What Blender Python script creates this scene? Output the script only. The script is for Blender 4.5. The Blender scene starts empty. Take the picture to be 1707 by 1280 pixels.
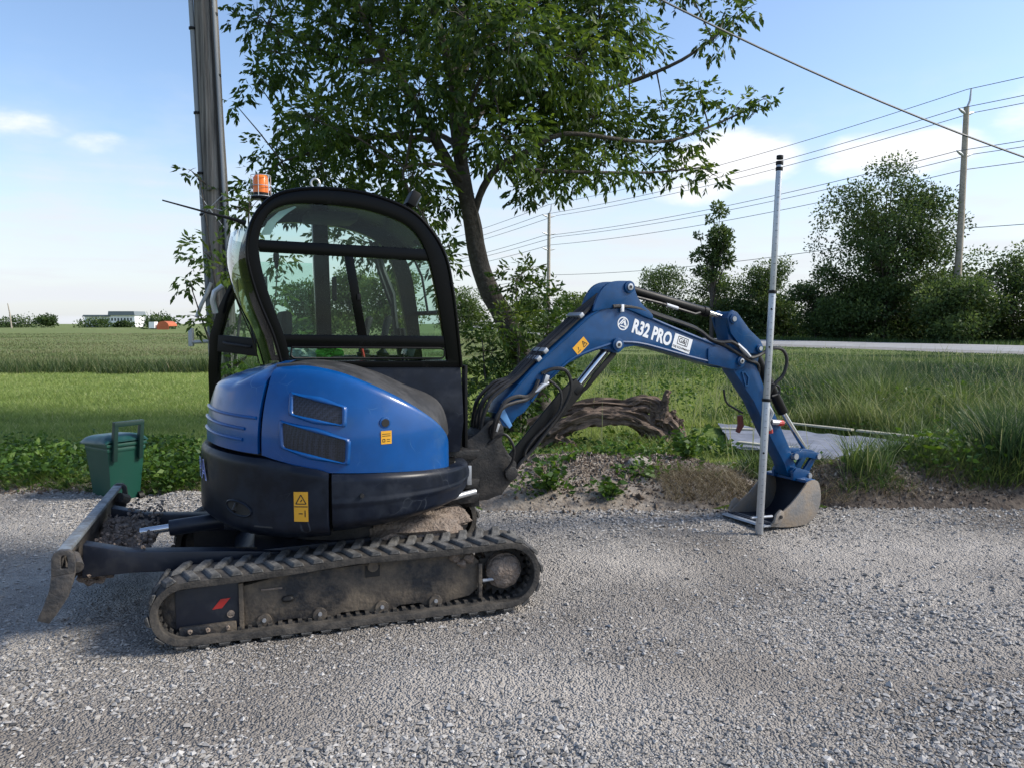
import bpy, bmesh, math, random
import numpy as np
from mathutils import Matrix, Vector, noise as mnoise

R = math.radians
sc = bpy.context.scene
col = sc.collection
rng = np.random.default_rng(7)
random.seed(7)

# ------------------------------------------------------------------ camera
cam_d = bpy.data.cameras.new("camera")
cam_d.sensor_width = 36.0
cam_d.lens = 27.416
cam_d.clip_start = 0.05
cam_d.clip_end = 6000.0
cam = bpy.data.objects.new("camera", cam_d)
cam.location = (0, 0, 1.55)
cam.rotation_euler = (R(90 - 4.399), 0, 0)
col.objects.link(cam)
sc.camera = cam

# ------------------------------------------------------------------ world, sun, exposure
SUN_EL, SUN_AZ = R(38), R(90)        # azimuth from +Y (view direction) towards +X (right)
world = bpy.data.worlds.new("World")
sc.world = world
world.use_nodes = True
wn, wl = world.node_tree.nodes, world.node_tree.links
wn.clear()
def N(tree, typ, **kw):
    n = tree.nodes.new(typ)
    for k, v in kw.items():
        setattr(n, k, v)
    return n
def wmath(op, a, b=None, c=None, clamp=False):
    n = N(world.node_tree, 'ShaderNodeMath', operation=op, use_clamp=clamp)
    for i, v in enumerate((a, b, c)):
        if v is None: continue
        if isinstance(v, (int, float)): n.inputs[i].default_value = v
        else: wl.new(v, n.inputs[i])
    return n.outputs[0]
sky = N(world.node_tree, 'ShaderNodeTexSky', sky_type='NISHITA')
sky.sun_disc = False
sky.sun_elevation = SUN_EL
sky.sun_rotation = SUN_AZ
sky.altitude = 200
sky.air_density = 1.0
sky.dust_density = 1.2
sky.ozone_density = 1.6
tc = N(world.node_tree, 'ShaderNodeTexCoord')
sp = N(world.node_tree, 'ShaderNodeSeparateXYZ'); wl.new(tc.outputs['Generated'], sp.inputs[0])
dx, dy, dz = sp.outputs
az = wmath('ARCTAN2', dx, dy)
el = wmath('ARCSINE', dz)
# cloud noise in a flattened dome projection, so clouds get smaller towards the horizon all round
den = wmath('ADD', wmath('MAXIMUM', dz, 0.0), 0.10)
cb = N(world.node_tree, 'ShaderNodeCombineXYZ')
wl.new(wmath('DIVIDE', dx, den), cb.inputs[0]); wl.new(wmath('DIVIDE', dy, den), cb.inputs[1])
nz = N(world.node_tree, 'ShaderNodeTexNoise'); nz.inputs['Scale'].default_value = 0.75
nz.inputs['Detail'].default_value = 8; nz.inputs['Roughness'].default_value = 0.58
wl.new(cb.outputs[0], nz.inputs['Vector'])
cb2 = N(world.node_tree, 'ShaderNodeCombineXYZ')
wl.new(wmath('MULTIPLY', az, 9.0), cb2.inputs[0]); wl.new(wmath('MULTIPLY', el, 20.0), cb2.inputs[1])
nz2 = N(world.node_tree, 'ShaderNodeTexNoise'); nz2.inputs['Scale'].default_value = 1.6
nz2.inputs['Detail'].default_value = 7; nz2.inputs['Roughness'].default_value = 0.55
wl.new(cb2.outputs[0], nz2.inputs['Vector'])
def smooth(v, lo, hi):
    m = N(world.node_tree, 'ShaderNodeMapRange', interpolation_type='SMOOTHERSTEP')
    m.inputs[1].default_value = lo; m.inputs[2].default_value = hi
    m.inputs[3].default_value = 0; m.inputs[4].default_value = 1
    wl.new(v, m.inputs[0]); return m.outputs[0]
cover = wmath('MULTIPLY', smooth(nz.outputs['Fac'], 0.52, 0.80), 0.55)
# cumulus heaps standing at given bearings of the sky (azimuth, elevation, half width, half height)
heaps = [(-31.4, 12.1, 3.6, 1.4, .62), (-27.6, 11.2, 3.0, 1.1, .52), (-33.6, 9.2, 1.0, .9, .6), (15.6, 11.3, 5.6, 2.3, 1.35), (13.0, 9.6, 4.0, 1.6, .9), (26.0, 10.9, 6.2, 1.9, 1.1),
         (36, 12.5, 6, 3, 1), (52, 13, 9, 4, 1), (-50, 12, 8, 3, 1), (-75, 14, 9, 4, 1), (78, 15, 8, 4, 1), (110, 12, 10, 4, 1),
         (140, 16, 9, 5, 1), (170, 12, 9, 4, 1), (-110, 13, 10, 4, 1), (-145, 15, 9, 5, 1)]
acc = None
for a0, e0, wa, we, amp in heaps:
    u = wmath('DIVIDE', wmath('SUBTRACT', az, R(a0)), R(wa))
    v = wmath('DIVIDE', wmath('SUBTRACT', el, R(e0)), R(we))
    r2 = wmath('ADD', wmath('MULTIPLY', u, u), wmath('MULTIPLY', v, v))
    g = wmath('MULTIPLY', wmath('SUBTRACT', 1.0, r2, clamp=True), amp)
    acc = g if acc is None else wmath('MAXIMUM', acc, g)
heap = smooth(wmath('ADD', wmath('MULTIPLY', acc, 0.95), wmath('MULTIPLY', wmath('SUBTRACT', nz2.outputs['Fac'], 0.5), 1.5)), 0.12, 1.05)
heap = wmath('MULTIPLY', heap, smooth(acc, 0.0, 0.25))
# a pale bank of cloud lying round the whole horizon
bank = wmath('SUBTRACT', 1.0, smooth(wmath('ADD', el, wmath('MULTIPLY', wmath('SUBTRACT', nz2.outputs['Fac'], 0.5), 0.16)), R(0.5), R(18)))
cb3 = N(world.node_tree, 'ShaderNodeCombineXYZ')
wl.new(wmath('MULTIPLY', az, 5.0), cb3.inputs[0]); wl.new(wmath('MULTIPLY', el, 55.0), cb3.inputs[1])
nz3 = N(world.node_tree, 'ShaderNodeTexNoise'); nz3.inputs['Scale'].default_value = 1.0; nz3.inputs['Detail'].default_value = 5
wl.new(cb3.outputs[0], nz3.inputs['Vector'])
streak = smooth(nz3.outputs['Fac'], 0.38, 0.68)
bank = wmath('MULTIPLY', bank, wmath('MULTIPLY_ADD', streak, 0.28, 0.70))
tot = wmath('MAXIMUM', cover, bank)
mix = N(world.node_tree, 'ShaderNodeMix', data_type='RGBA')
wl.new(tot, mix.inputs[0])
tint = N(world.node_tree, 'ShaderNodeMix', data_type='RGBA', blend_type='MULTIPLY')
tint.inputs[0].default_value = 1.0
wl.new(sky.outputs[0], tint.inputs[6]); tint.inputs[7].default_value = (.98, 1.0, 1.04, 1)
wl.new(tint.outputs[2], mix.inputs[6])
mix.inputs[7].default_value = (3.85, 4.0, 4.25, 1)
mix2 = N(world.node_tree, 'ShaderNodeMix', data_type='RGBA'); wl.new(wmath('MULTIPLY', heap, 0.9), mix2.inputs[0]); wl.new(mix.outputs[2], mix2.inputs[6]); mix2.inputs[7].default_value = (5.3, 5.2, 5.2, 1)
bg = N(world.node_tree, 'ShaderNodeBackground'); bg.inputs[1].default_value = 0.10
wl.new(mix2.outputs[2], bg.inputs[0])
wo = N(world.node_tree, 'ShaderNodeOutputWorld'); wl.new(bg.outputs[0], wo.inputs[0])

sun_d = bpy.data.lights.new("sun", 'SUN')
sun_d.energy = 2.2
sun_d.angle = R(14)
sun_d.color = (1.0, 0.93, 0.82)
sun = bpy.data.objects.new("sun", sun_d)
sdir = Vector((math.sin(SUN_AZ) * math.cos(SUN_EL), math.cos(SUN_AZ) * math.cos(SUN_EL), math.sin(SUN_EL)))
sun.rotation_euler = (-sdir).to_track_quat('-Z', 'Y').to_euler()
col.objects.link(sun)

sc.view_settings.view_transform = 'Standard'
sc.view_settings.look = 'None'
sc.view_settings.exposure = 1.15
sc.view_settings.gamma = 1.0
sc.view_settings.use_curve_mapping = False
sc.cycles.max_bounces = 8
sc.cycles.transparent_max_bounces = 16
sc.cycles.caustics_reflective = False
sc.cycles.caustics_refractive = False

# ------------------------------------------------------------------ materials
def mat(name, color, rough=0.6, metal=0.0, dirt=None, dirt_amt=0.0, dirt_scale=6.0, bump=0.0, bump_scale=60.0, vary=0.0, coat=0.0, spec=0.5, scratch=None):
    m = bpy.data.materials.new(name); m.use_nodes = True
    t = m.node_tree; b = t.nodes['Principled BSDF']
    b.inputs['Roughness'].default_value = rough
    b.inputs['Metallic'].default_value = metal
    b.inputs['Specular IOR Level'].default_value = spec
    b.inputs['Coat Weight'].default_value = coat
    b.inputs['Coat Roughness'].default_value = 0.12
    c = N(t, 'ShaderNodeRGB'); c.outputs[0].default_value = (*color, 1)
    out = c.outputs[0]
    g = N(t, 'ShaderNodeTexCoord')
    if vary:
        n = N(t, 'ShaderNodeTexNoise'); n.inputs['Scale'].default_value = dirt_scale * 2.3; n.inputs['Detail'].default_value = 5
        t.links.new(g.outputs['Object'], n.inputs['Vector'])
        hs = N(t, 'ShaderNodeHueSaturation'); t.links.new(out, hs.inputs['Color'])
        mr = N(t, 'ShaderNodeMapRange'); mr.inputs[1].default_value = .3; mr.inputs[2].default_value = .7
        mr.inputs[3].default_value = 1 - vary; mr.inputs[4].default_value = 1 + vary
        t.links.new(n.outputs['Fac'], mr.inputs[0]); t.links.new(mr.outputs[0], hs.inputs['Value'])
        out = hs.outputs[0]
    if dirt:
        n = N(t, 'ShaderNodeTexNoise'); n.inputs['Scale'].default_value = dirt_scale; n.inputs['Detail'].default_value = 9; n.inputs['Roughness'].default_value = .68
        t.links.new(g.outputs['Object'], n.inputs['Vector'])
        mr = N(t, 'ShaderNodeMapRange'); mr.inputs[1].default_value = .62 - dirt_amt * .5; mr.inputs[2].default_value = .80 - dirt_amt * .3
        mr.inputs[3].default_value = 0; mr.inputs[4].default_value = min(1, .35 + dirt_amt)
        t.links.new(n.outputs['Fac'], mr.inputs[0])
        fac = mr.outputs[0]
        mx = N(t, 'ShaderNodeMix', data_type='RGBA'); t.links.new(fac, mx.inputs[0]); t.links.new(out, mx.inputs[6]); mx.inputs[7].default_value = (*dirt, 1)
        out = mx.outputs[2]
        mr2 = N(t, 'ShaderNodeMapRange'); mr2.inputs[3].default_value = rough; mr2.inputs[4].default_value = .9
        t.links.new(fac, mr2.inputs[0]); t.links.new(mr2.outputs[0], b.inputs['Roughness'])
    if scratch:
        dn = N(t, 'ShaderNodeTexNoise'); dn.inputs['Scale'].default_value = 2.5; t.links.new(g.outputs['Object'], dn.inputs['Vector'])
        mv = N(t, 'ShaderNodeVectorMath', operation='MULTIPLY_ADD'); mv.inputs[1].default_value = (.5, .5, .5); t.links.new(dn.outputs['Color'], mv.inputs[0]); t.links.new(g.outputs['Object'], mv.inputs[2])
        vo = N(t, 'ShaderNodeTexVoronoi', feature='DISTANCE_TO_EDGE'); vo.inputs['Scale'].default_value = 5.5; t.links.new(mv.outputs[0], vo.inputs['Vector'])
        lt = N(t, 'ShaderNodeMapRange'); lt.inputs[1].default_value = .004; lt.inputs[2].default_value = .011; lt.inputs[3].default_value = 1; lt.inputs[4].default_value = 0; t.links.new(vo.outputs['Distance'], lt.inputs[0])
        mk = N(t, 'ShaderNodeTexNoise'); mk.inputs['Scale'].default_value = 6; mk.inputs['Detail'].default_value = 5; t.links.new(g.outputs['Object'], mk.inputs['Vector'])
        mm_ = N(t, 'ShaderNodeMapRange'); mm_.inputs[1].default_value = .54; mm_.inputs[2].default_value = .68; mm_.inputs[4].default_value = .7; t.links.new(mk.outputs['Fac'], mm_.inputs[0])
        pr = N(t, 'ShaderNodeMath', operation='MULTIPLY'); t.links.new(lt.outputs[0], pr.inputs[0]); t.links.new(mm_.outputs[0], pr.inputs[1])
        sx_ = N(t, 'ShaderNodeMix', data_type='RGBA'); t.links.new(pr.outputs[0], sx_.inputs[0]); t.links.new(out, sx_.inputs[6]); sx_.inputs[7].default_value = (*scratch, 1)
        out = sx_.outputs[2]
    t.links.new(out, b.inputs['Base Color'])
    if bump:
        n = N(t, 'ShaderNodeTexNoise'); n.inputs['Scale'].default_value = bump_scale; n.inputs['Detail'].default_value = 6
        t.links.new(g.outputs['Object'], n.inputs['Vector'])
        bp = N(t, 'ShaderNodeBump'); bp.inputs['Strength'].default_value = bump; bp.inputs['Distance'].default_value = .02
        t.links.new(n.outputs['Fac'], bp.inputs['Height']); t.links.new(bp.outputs[0], b.inputs['Normal'])
    return m

def leaf_mat(name, stops, trans=0.35, rough=0.5):
    """foliage: colour picked by the per-leaf attribute 'tone'; light passes through"""
    m = bpy.data.materials.new(name); m.use_nodes = True
    t = m.node_tree; t.nodes.clear()
    at = N(t, 'ShaderNodeAttribute', attribute_name='tone')
    cr = N(t, 'ShaderNodeValToRGB'); e = cr.color_ramp.elements
    e[0].position, e[0].color = 0, (*stops[0], 1)
    e[1].position, e[1].color = 1, (*stops[-1], 1)
    for i, s in enumerate(stops[1:-1]):
        k = e.new((i + 1) / (len(stops) - 1)); k.color = (*s, 1)
    t.links.new(at.outputs['Fac'], cr.inputs[0])
    d = N(t, 'ShaderNodeBsdfPrincipled'); d.inputs['Roughness'].default_value = rough; d.inputs['Specular IOR Level'].default_value = .3
    t.links.new(cr.outputs[0], d.inputs['Base Color'])
    tr = N(t, 'ShaderNodeBsdfTranslucent')
    hs = N(t, 'ShaderNodeHueSaturation'); hs.inputs['Hue'].default_value = .48; hs.inputs['Saturation'].default_value = 1.1; hs.inputs['Value'].default_value = 1.25
    t.links.new(cr.outputs[0], hs.inputs['Color']); t.links.new(hs.outputs[0], tr.inputs['Color'])
    mx = N(t, 'ShaderNodeMixShader'); mx.inputs[0].default_value = trans
    t.links.new(d.outputs[0], mx.inputs[1]); t.links.new(tr.outputs[0], mx.inputs[2])
    o = N(t, 'ShaderNodeOutputMaterial'); t.links.new(mx.outputs[0], o.inputs[0])
    return m

def glass_mat(name, tintc, refl=1.0):
    m = bpy.data.materials.new(name); m.use_nodes = True
    t = m.node_tree; t.nodes.clear()
    tr = N(t, 'ShaderNodeBsdfTransparent'); tr.inputs[0].default_value = (*tintc, 1)
    gl = N(t, 'ShaderNodeBsdfGlossy'); gl.inputs['Roughness'].default_value = .02; gl.inputs[0].default_value = (.95, .97, 1, 1)
    fr = N(t, 'ShaderNodeLayerWeight'); fr.inputs[0].default_value = .5
    pw = N(t, 'ShaderNodeMath', operation='POWER'); pw.inputs[1].default_value = 5.0; t.links.new(fr.outputs['Facing'], pw.inputs[0])
    mm = N(t, 'ShaderNodeMath', operation='MULTIPLY_ADD', use_clamp=True); mm.inputs[1].default_value = .8 * refl; mm.inputs[2].default_value = .016 * refl
    t.links.new(pw.outputs[0], mm.inputs[0])
    mx = N(t, 'ShaderNodeMixShader'); t.links.new(mm.outputs[0], mx.inputs[0])
    t.links.new(tr.outputs[0], mx.inputs[1]); t.links.new(gl.outputs[0], mx.inputs[2])
    o = N(t, 'ShaderNodeOutputMaterial'); t.links.new(mx.outputs[0], o.inputs[0])
    return m

DUST = (.30, .27, .235); MUD = (.17, .14, .11)
M = {
 'blue': mat('blue_paint', (.0004, .062, .235), .30, dirt=(.022, .085, .19), dirt_amt=.18, dirt_scale=4.5, vary=.10, coat=.45, spec=.3, scratch=(.08, .18, .32)),
 'boomblue': mat('boom_blue_paint', (.0003, .047, .150), .36, dirt=(.022, .045, .08), dirt_amt=.16, dirt_scale=7, vary=.14, coat=.2, spec=.3, scratch=(.07, .12, .20)),
 'charcoal': mat('charcoal_plastic', (.0030, .0058, .0135), .34, spec=.24, dirt=(.020, .027, .040), dirt_amt=.30, dirt_scale=5, vary=.25, scratch=(.05, .06, .075)),
 'greyplastic': mat('dusty_grey_plastic', (.016, .017, .019), .6, dirt=(.075, .075, .078), dirt_amt=.35, dirt_scale=5),
 'black': mat('black_gloss_paint', (.0016, .0019, .0023), .20, spec=.13, dirt=(.010, .010, .011), dirt_amt=.08, dirt_scale=8),
 'blackmatt': mat('black_matt', (.0045, .005, .0055), .5, spec=.25, dirt=(.03, .028, .026), dirt_amt=.15, dirt_scale=9),
 'casting': mat('black_casting', (.008, .008, .009), .5, dirt=(.05, .043, .037), dirt_amt=.28, dirt_scale=11, bump=.2),
 'rubber': mat('dusty_rubber', (.020, .019, .018), .75, dirt=(.10, .088, .074), dirt_amt=.5, dirt_scale=14, bump=.25, bump_scale=90),
 'lug': mat('dusty_tread_rubber', (.035, .035, .034), .8, dirt=(.17, .165, .155), dirt_amt=.5, dirt_scale=16, bump=.3, bump_scale=90),
 'muddysteel': mat('muddy_track_frame', (.011, .013, .017), .6, dirt=(.21, .165, .115), dirt_amt=.46, dirt_scale=4.8, bump=.35, bump_scale=40),
 'mud': mat('dried_mud', (.18, .138, .108), .95, dirt=(.27, .225, .19), dirt_amt=.5, dirt_scale=25, bump=1.0, bump_scale=60),
 'navysteel': mat('navy_steel', (.007, .011, .022), .42, dirt=(.05, .05, .05), dirt_amt=.22, dirt_scale=8, vary=.15),
 'bladesteel': mat('worn_blade_steel', (.03, .032, .036), .5, dirt=(.12, .10, .08), dirt_amt=.45, dirt_scale=9, bump=.3),
 'bladetop': mat('worn_pale_steel', (.17, .20, .23), .45, dirt=(.07, .065, .06), dirt_amt=.45, dirt_scale=12),
 'bucketin': mat('bucket_blue_black', (.005, .009, .020), .55, dirt=(.03, .03, .03), dirt_amt=.25, dirt_scale=9),
 'bucketside': mat('muddy_bucket_steel', (.22, .215, .21), .42, metal=.35, dirt=(.30, .235, .165), dirt_amt=.5, dirt_scale=7, bump=.2),
 'chrome': mat('chrome_rod', (.62, .63, .65), .16, metal=1.0),
 'pinsteel': mat('zinc_pin', (.45, .47, .5), .4, metal=.7),
 'silver': mat('aluminium', (.46, .48, .50), .42, metal=.65, vary=.08, dirt_scale=12),
 'hose': mat('hydraulic_hose', (.010, .010, .011), .5, dirt=(.06, .06, .06), dirt_amt=.2, dirt_scale=20),
 'white': mat('white_vinyl', (.78, .80, .82), .5),
 'yellow': mat('yellow_sticker', (.72, .36, .02), .5),
 'ink': mat('black_print', (.01, .01, .01), .6),
 'red': mat('red_paint', (.48, .025, .02), .55, dirt=(.15, .10, .08), dirt_amt=.3, dirt_scale=30),
 'orange': mat('orange_lens', (.85, .19, .015), .25),
 'seatfab': mat('black_seat', (.012, .012, .013), .7),
 'greenbin': mat('green_bin_plastic', (.004, .055, .038), .45, dirt=(.03, .06, .05), dirt_amt=.18, dirt_scale=5),
 'greenlid': mat('green_lid_plastic', (.010, .060, .058), .32, dirt=(.06, .10, .11), dirt_amt=.22, dirt_scale=6),
 'binblack': mat('dark_green_handle', (.006, .03, .024), .45),
 'polewood': None,
 'bark': mat('tree_bark', (.050, .042, .034), .9, dirt=(.11, .10, .085), dirt_amt=.4, dirt_scale=14, bump=.9, bump_scale=28),
 'deadwood': None,
 'conduit': mat('grey_conduit', (.24, .26, .275), .7, dirt=(.2, .2, .2), dirt_amt=.2),
 'galv': mat('galvanised_steel', (.42, .45, .48), .5, metal=.4),
 'tarp': mat('grey_white_sheet', (.20, .215, .26), .62, spec=.25, dirt=(.12, .13, .155), dirt_amt=.35, dirt_scale=3, vary=.12),
 'board': mat('pale_board', (.44, .42, .34), .75, dirt=(.3, .27, .2), dirt_amt=.25, dirt_scale=9),
 'stone': mat('pale_stone', (.36, .33, .28), .9, dirt=(.2, .17, .13), dirt_amt=.4, dirt_scale=9, bump=.5),
 'farwood': mat('weathered_pole', (.34, .30, .24), .85, vary=.2, dirt_scale=2),
 'wire': mat('wire', (.10, .11, .12), .6),
 'bwall': mat('white_siding', (.86, .87, .88), .7), 'broof': mat('grey_roof', (.16, .19, .21), .8), 'pane': mat('dark_pane', (.06, .075, .09), .2),
 'tentorange': mat('orange_sheet', (.46, .12, .045), .6),
 'glass': glass_mat('cab_glass', (.80, .90, .86), .9),
 'rearglass': glass_mat('curved_rear_glass', (.55, .62, .58), 1.5),
 'bag': mat('plastic_bag_pale', (.62, .68, .62), .3), 'baggreen': mat('plastic_bag_green', (.16, .5, .08), .35),
 'leaf': leaf_mat('maple_leaves', [(.022, .048, .012), (.052, .10, .020), (.10, .165, .030), (.19, .24, .045)], .48),
 'bushleaf': leaf_mat('bush_leaves', [(.022, .048, .014), (.05, .10, .02), (.12, .17, .03)], .38),
 'farleaf': leaf_mat('far_leaves', [(.030, .058, .020), (.074, .122, .036), (.145, .205, .060)], .42),
 'weedleaf': leaf_mat('weed_leaves', [(.025, .06, .014), (.06, .13, .022), (.13, .21, .035)], .35),
 'grass': leaf_mat('lawn_grass', [(.11, .165, .045), (.21, .29, .080), (.33, .40, .13), (.48, .48, .24)], .45),
 'tallgrass': leaf_mat('tall_grass', [(.022, .052, .022), (.065, .118, .036), (.15, .21, .062), (.32, .33, .18)], .40),
 'crop': leaf_mat('rank_field_grass', [(.040, .075, .022), (.11, .15, .05), (.20, .20, .10), (.28, .23, .16)], .35),
}
def wood_mat(name, c0, c1, sx, sz, bump, sy=None):
    m = bpy.data.materials.new(name); m.use_nodes = True; t = m.node_tree; b = t.nodes['Principled BSDF']
    g = N(t, 'ShaderNodeTexCoord'); mp = N(t, 'ShaderNodeMapping'); mp.inputs['Scale'].default_value = (sx, sy or sx, sz)
    t.links.new(g.outputs['Object'], mp.inputs[0])
    n = N(t, 'ShaderNodeTexNoise'); n.inputs['Scale'].default_value = 1; n.inputs['Detail'].default_value = 8; n.inputs['Roughness'].default_value = .65
    t.links.new(mp.outputs[0], n.inputs['Vector'])
    cr = N(t, 'ShaderNodeValToRGB'); cr.color_ramp.elements[0].position = .33; cr.color_ramp.elements[1].position = .68
    cr.color_ramp.elements[0].color = (*c0, 1); cr.color_ramp.elements[1].color = (*c1, 1)
    t.links.new(n.outputs['Fac'], cr.inputs[0]); t.links.new(cr.outputs[0], b.inputs['Base Color'])
    b.inputs['Roughness'].default_value = .9
    bp = N(t, 'ShaderNodeBump'); bp.inputs['Strength'].default_value = bump; bp.inputs['Distance'].default_value = .03
    t.links.new(n.outputs['Fac'], bp.inputs['Height']); t.links.new(bp.outputs[0], b.inputs['Normal'])
    return m
M['polewood'] = wood_mat('grey_pole_wood', (.055, .048, .042), (.33, .30, .265), 34, 1.0, 1.0)
M['deadwood'] = wood_mat('dead_wood', (.045, .031, .023), (.23, .165, .12), 5, 20, 1.0, 20)

# ------------------------------------------------------------------ mesh helpers
def tag(o, label=None, cat=None, group=None, kind=None):
    if label: o['label'] = label
    if cat: o['category'] = cat
    if group: o['group'] = group
    if kind: o['kind'] = kind
    return o
def empty(name, loc=(0, 0, 0), rz=0, **kw):
    o = bpy.data.objects.new(name, None); col.objects.link(o)
    o.location = loc; o.rotation_euler = (0, 0, rz); o.empty_display_size = .2
    return tag(o, **kw)
def link(name, me, m=None, parent=None):
    o = bpy.data.objects.new(name, me); col.objects.link(o)
    if m is not None and not me.materials: me.materials.append(m)
    if parent is not None: o.parent = parent
    return o

class MB:
    """collects shapes; build() links them as one mesh"""
    def __init__(s): s.v, s.f = [], []
    def add(s, vs, fs):
        k = len(s.v); s.v += [tuple(p) for p in vs]; s.f += [tuple(i + k for i in f) for f in fs]; return s
    def box(s, c, size, rot=None):
        hx, hy, hz = size[0] / 2, size[1] / 2, size[2] / 2
        pts = [Vector((x, y, z)) for x in (-hx, hx) for y in (-hy, hy) for z in (-hz, hz)]
        if rot is not None: pts = [rot @ p for p in pts]
        pts = [p + Vector(c) for p in pts]
        return s.add(pts, [(0, 1, 3, 2), (4, 6, 7, 5), (0, 4, 5, 1), (2, 3, 7, 6), (0, 2, 6, 4), (1, 5, 7, 3)])
    def prism(s, out, y0, y1):
        """outline of (x, z) pushed from y0 to y1"""
        n = len(out); a = sum(out[i][0] * out[(i + 1) % n][1] - out[(i + 1) % n][0] * out[i][1] for i in range(n))
        if a < 0: out = out[::-1]
        if y0 > y1: y0, y1 = y1, y0
        vs = [(x, y0, z) for x, z in out] + [(x, y1, z) for x, z in out]
        fs = [tuple(range(n)), tuple(range(2 * n - 1, n - 1, -1))]
        fs += [(i, i + n, (i + 1) % n + n, (i + 1) % n) for i in range(n)]
        return s.add(vs, fs)
    def band(s, A, B, y0, y1, closed=True):
        """strip between two (x, z) loops, pushed from y0 to y1"""
        n = len(A); vs = []
        for y in (y0, y1):
            vs += [(x, y, z) for x, z in A] + [(x, y, z) for x, z in B]
        fs = []
        for i in range(n if closed else n - 1):
            j = (i + 1) % n
            fs += [(i, j, n + j, n + i), (2 * n + i, 3 * n + i, 3 * n + j, 2 * n + j), (i, 2 * n + i, 2 * n + j, j), (n + i, n + j, 3 * n + j, 3 * n + i)]
        if not closed:
            fs += [(0, n, 3 * n, 2 * n), (n - 1, 3 * n - 1, 4 * n - 1, 2 * n - 1)]
        return s.add(vs, fs)
    def tube(s, path, r, seg=8, cap=True):
        path = [Vector(p) for p in path]; n = len(path)
        rs = r if isinstance(r, (list, tuple)) else [r] * n
        vs, fs = [], []; up = None
        for i, p in enumerate(path):
            d = (path[min(i + 1, n - 1)] - path[max(i - 1, 0)]).normalized()
            if up is None: up = d.orthogonal().normalized()
            up = (up - d * up.dot(d)); up = up.normalized() if up.length > 1e-6 else d.orthogonal().normalized()
            w = d.cross(up)
            for k in range(seg):
                a = 2 * math.pi * k / seg
                vs.append(p + (up * math.cos(a) + w * math.sin(a)) * rs[i])
        for i in range(n - 1):
            for k in range(seg):
                k2 = (k + 1) % seg
                fs.append((i * seg + k, i * seg + k2, (i + 1) * seg + k2, (i + 1) * seg + k))
        if cap: fs += [tuple(range(seg - 1, -1, -1)), tuple((n - 1) * seg + k for k in range(seg))]
        return s.add(vs, fs)
    def cyl(s, p0, p1, r, seg=20): return s.tube([p0, p1], r, seg)
    def grid(s, P, close=False):
        """P: rows of points"""
        nr, nc = len(P), len(P[0]); k = [p for row in P for p in row]; fs = []
        for i in range(nr - 1):
            for j in range(nc - 1):
                fs.append((i * nc + j, i * nc + j + 1, (i + 1) * nc + j + 1, (i + 1) * nc + j))
        return s.add(k, fs)
    def shell(s, P, Q):
        """outer rows P, inner rows Q, rim closed"""
        nr, nc = len(P), len(P[0]); k0 = nr * nc
        vs = [p for row in P for p in row] + [p for row in Q for p in row]; fs = []
        for i in range(nr - 1):
            for j in range(nc - 1):
                a = (i * nc + j, i * nc + j + 1, (i + 1) * nc + j + 1, (i + 1) * nc + j)
                fs += [a, tuple(k0 + q for q in a[::-1])]
        for i in range(nr - 1):
            for j in (0, nc - 1):
                a, b = i * nc + j, (i + 1) * nc + j; fs.append((a, b, k0 + b, k0 + a))
        for j in range(nc - 1):
            for i in (0, nr - 1):
                a, b = i * nc + j, i * nc + j + 1; fs.append((a, b, k0 + b, k0 + a))
        return s.add(vs, fs)
    def ball(s, c, r, jit=0.0, sub=2, sq=(1, 1, 1)):
        bm = bmesh.new(); bmesh.ops.create_icosphere(bm, subdivisions=sub, radius=1)
        vs = []
        for v in bm.verts:
            k = 1 + jit * mnoise.noise(v.co * 2.2 + Vector(c) * 7)
            vs.append((c[0] + v.co.x * r * k * sq[0], c[1] + v.co.y * r * k * sq[1], c[2] + v.co.z * r * k * sq[2]))
        fs = [tuple(v.index for v in f.verts) for f in bm.faces]; bm.free()
        return s.add(vs, fs)
    def mesh(s, name, frame=None, bevel=0, smooth=35, seg=2):
        me = bpy.data.meshes.new(name)
        vs = s.v if frame is None else [frame @ Vector(p) for p in s.v]
        bm = bmesh.new()
        bv = [bm.verts.new(p) for p in vs]
        for f in s.f:
            try: bm.faces.new([bv[i] for i in f])
            except ValueError: pass
        bmesh.ops.recalc_face_normals(bm, faces=bm.faces)
        if bevel:
            es = [e for e in bm.edges if len(e.link_faces) == 2 and e.calc_face_angle(0) > R(28)]
            if es: bmesh.ops.bevel(bm, geom=es, offset=bevel, segments=seg, affect='EDGES', profile=.6, clamp_overlap=True)
        bm.to_mesh(me); bm.free()
        if smooth:
            me.polygons.foreach_set('use_smooth', [True] * len(me.polygons))
            me.set_sharp_from_angle(angle=R(smooth))
        return me
    def build(s, name, m, parent=None, frame=None, **kw):
        return link(name, s.mesh(name, frame, **kw), m, parent)

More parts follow.
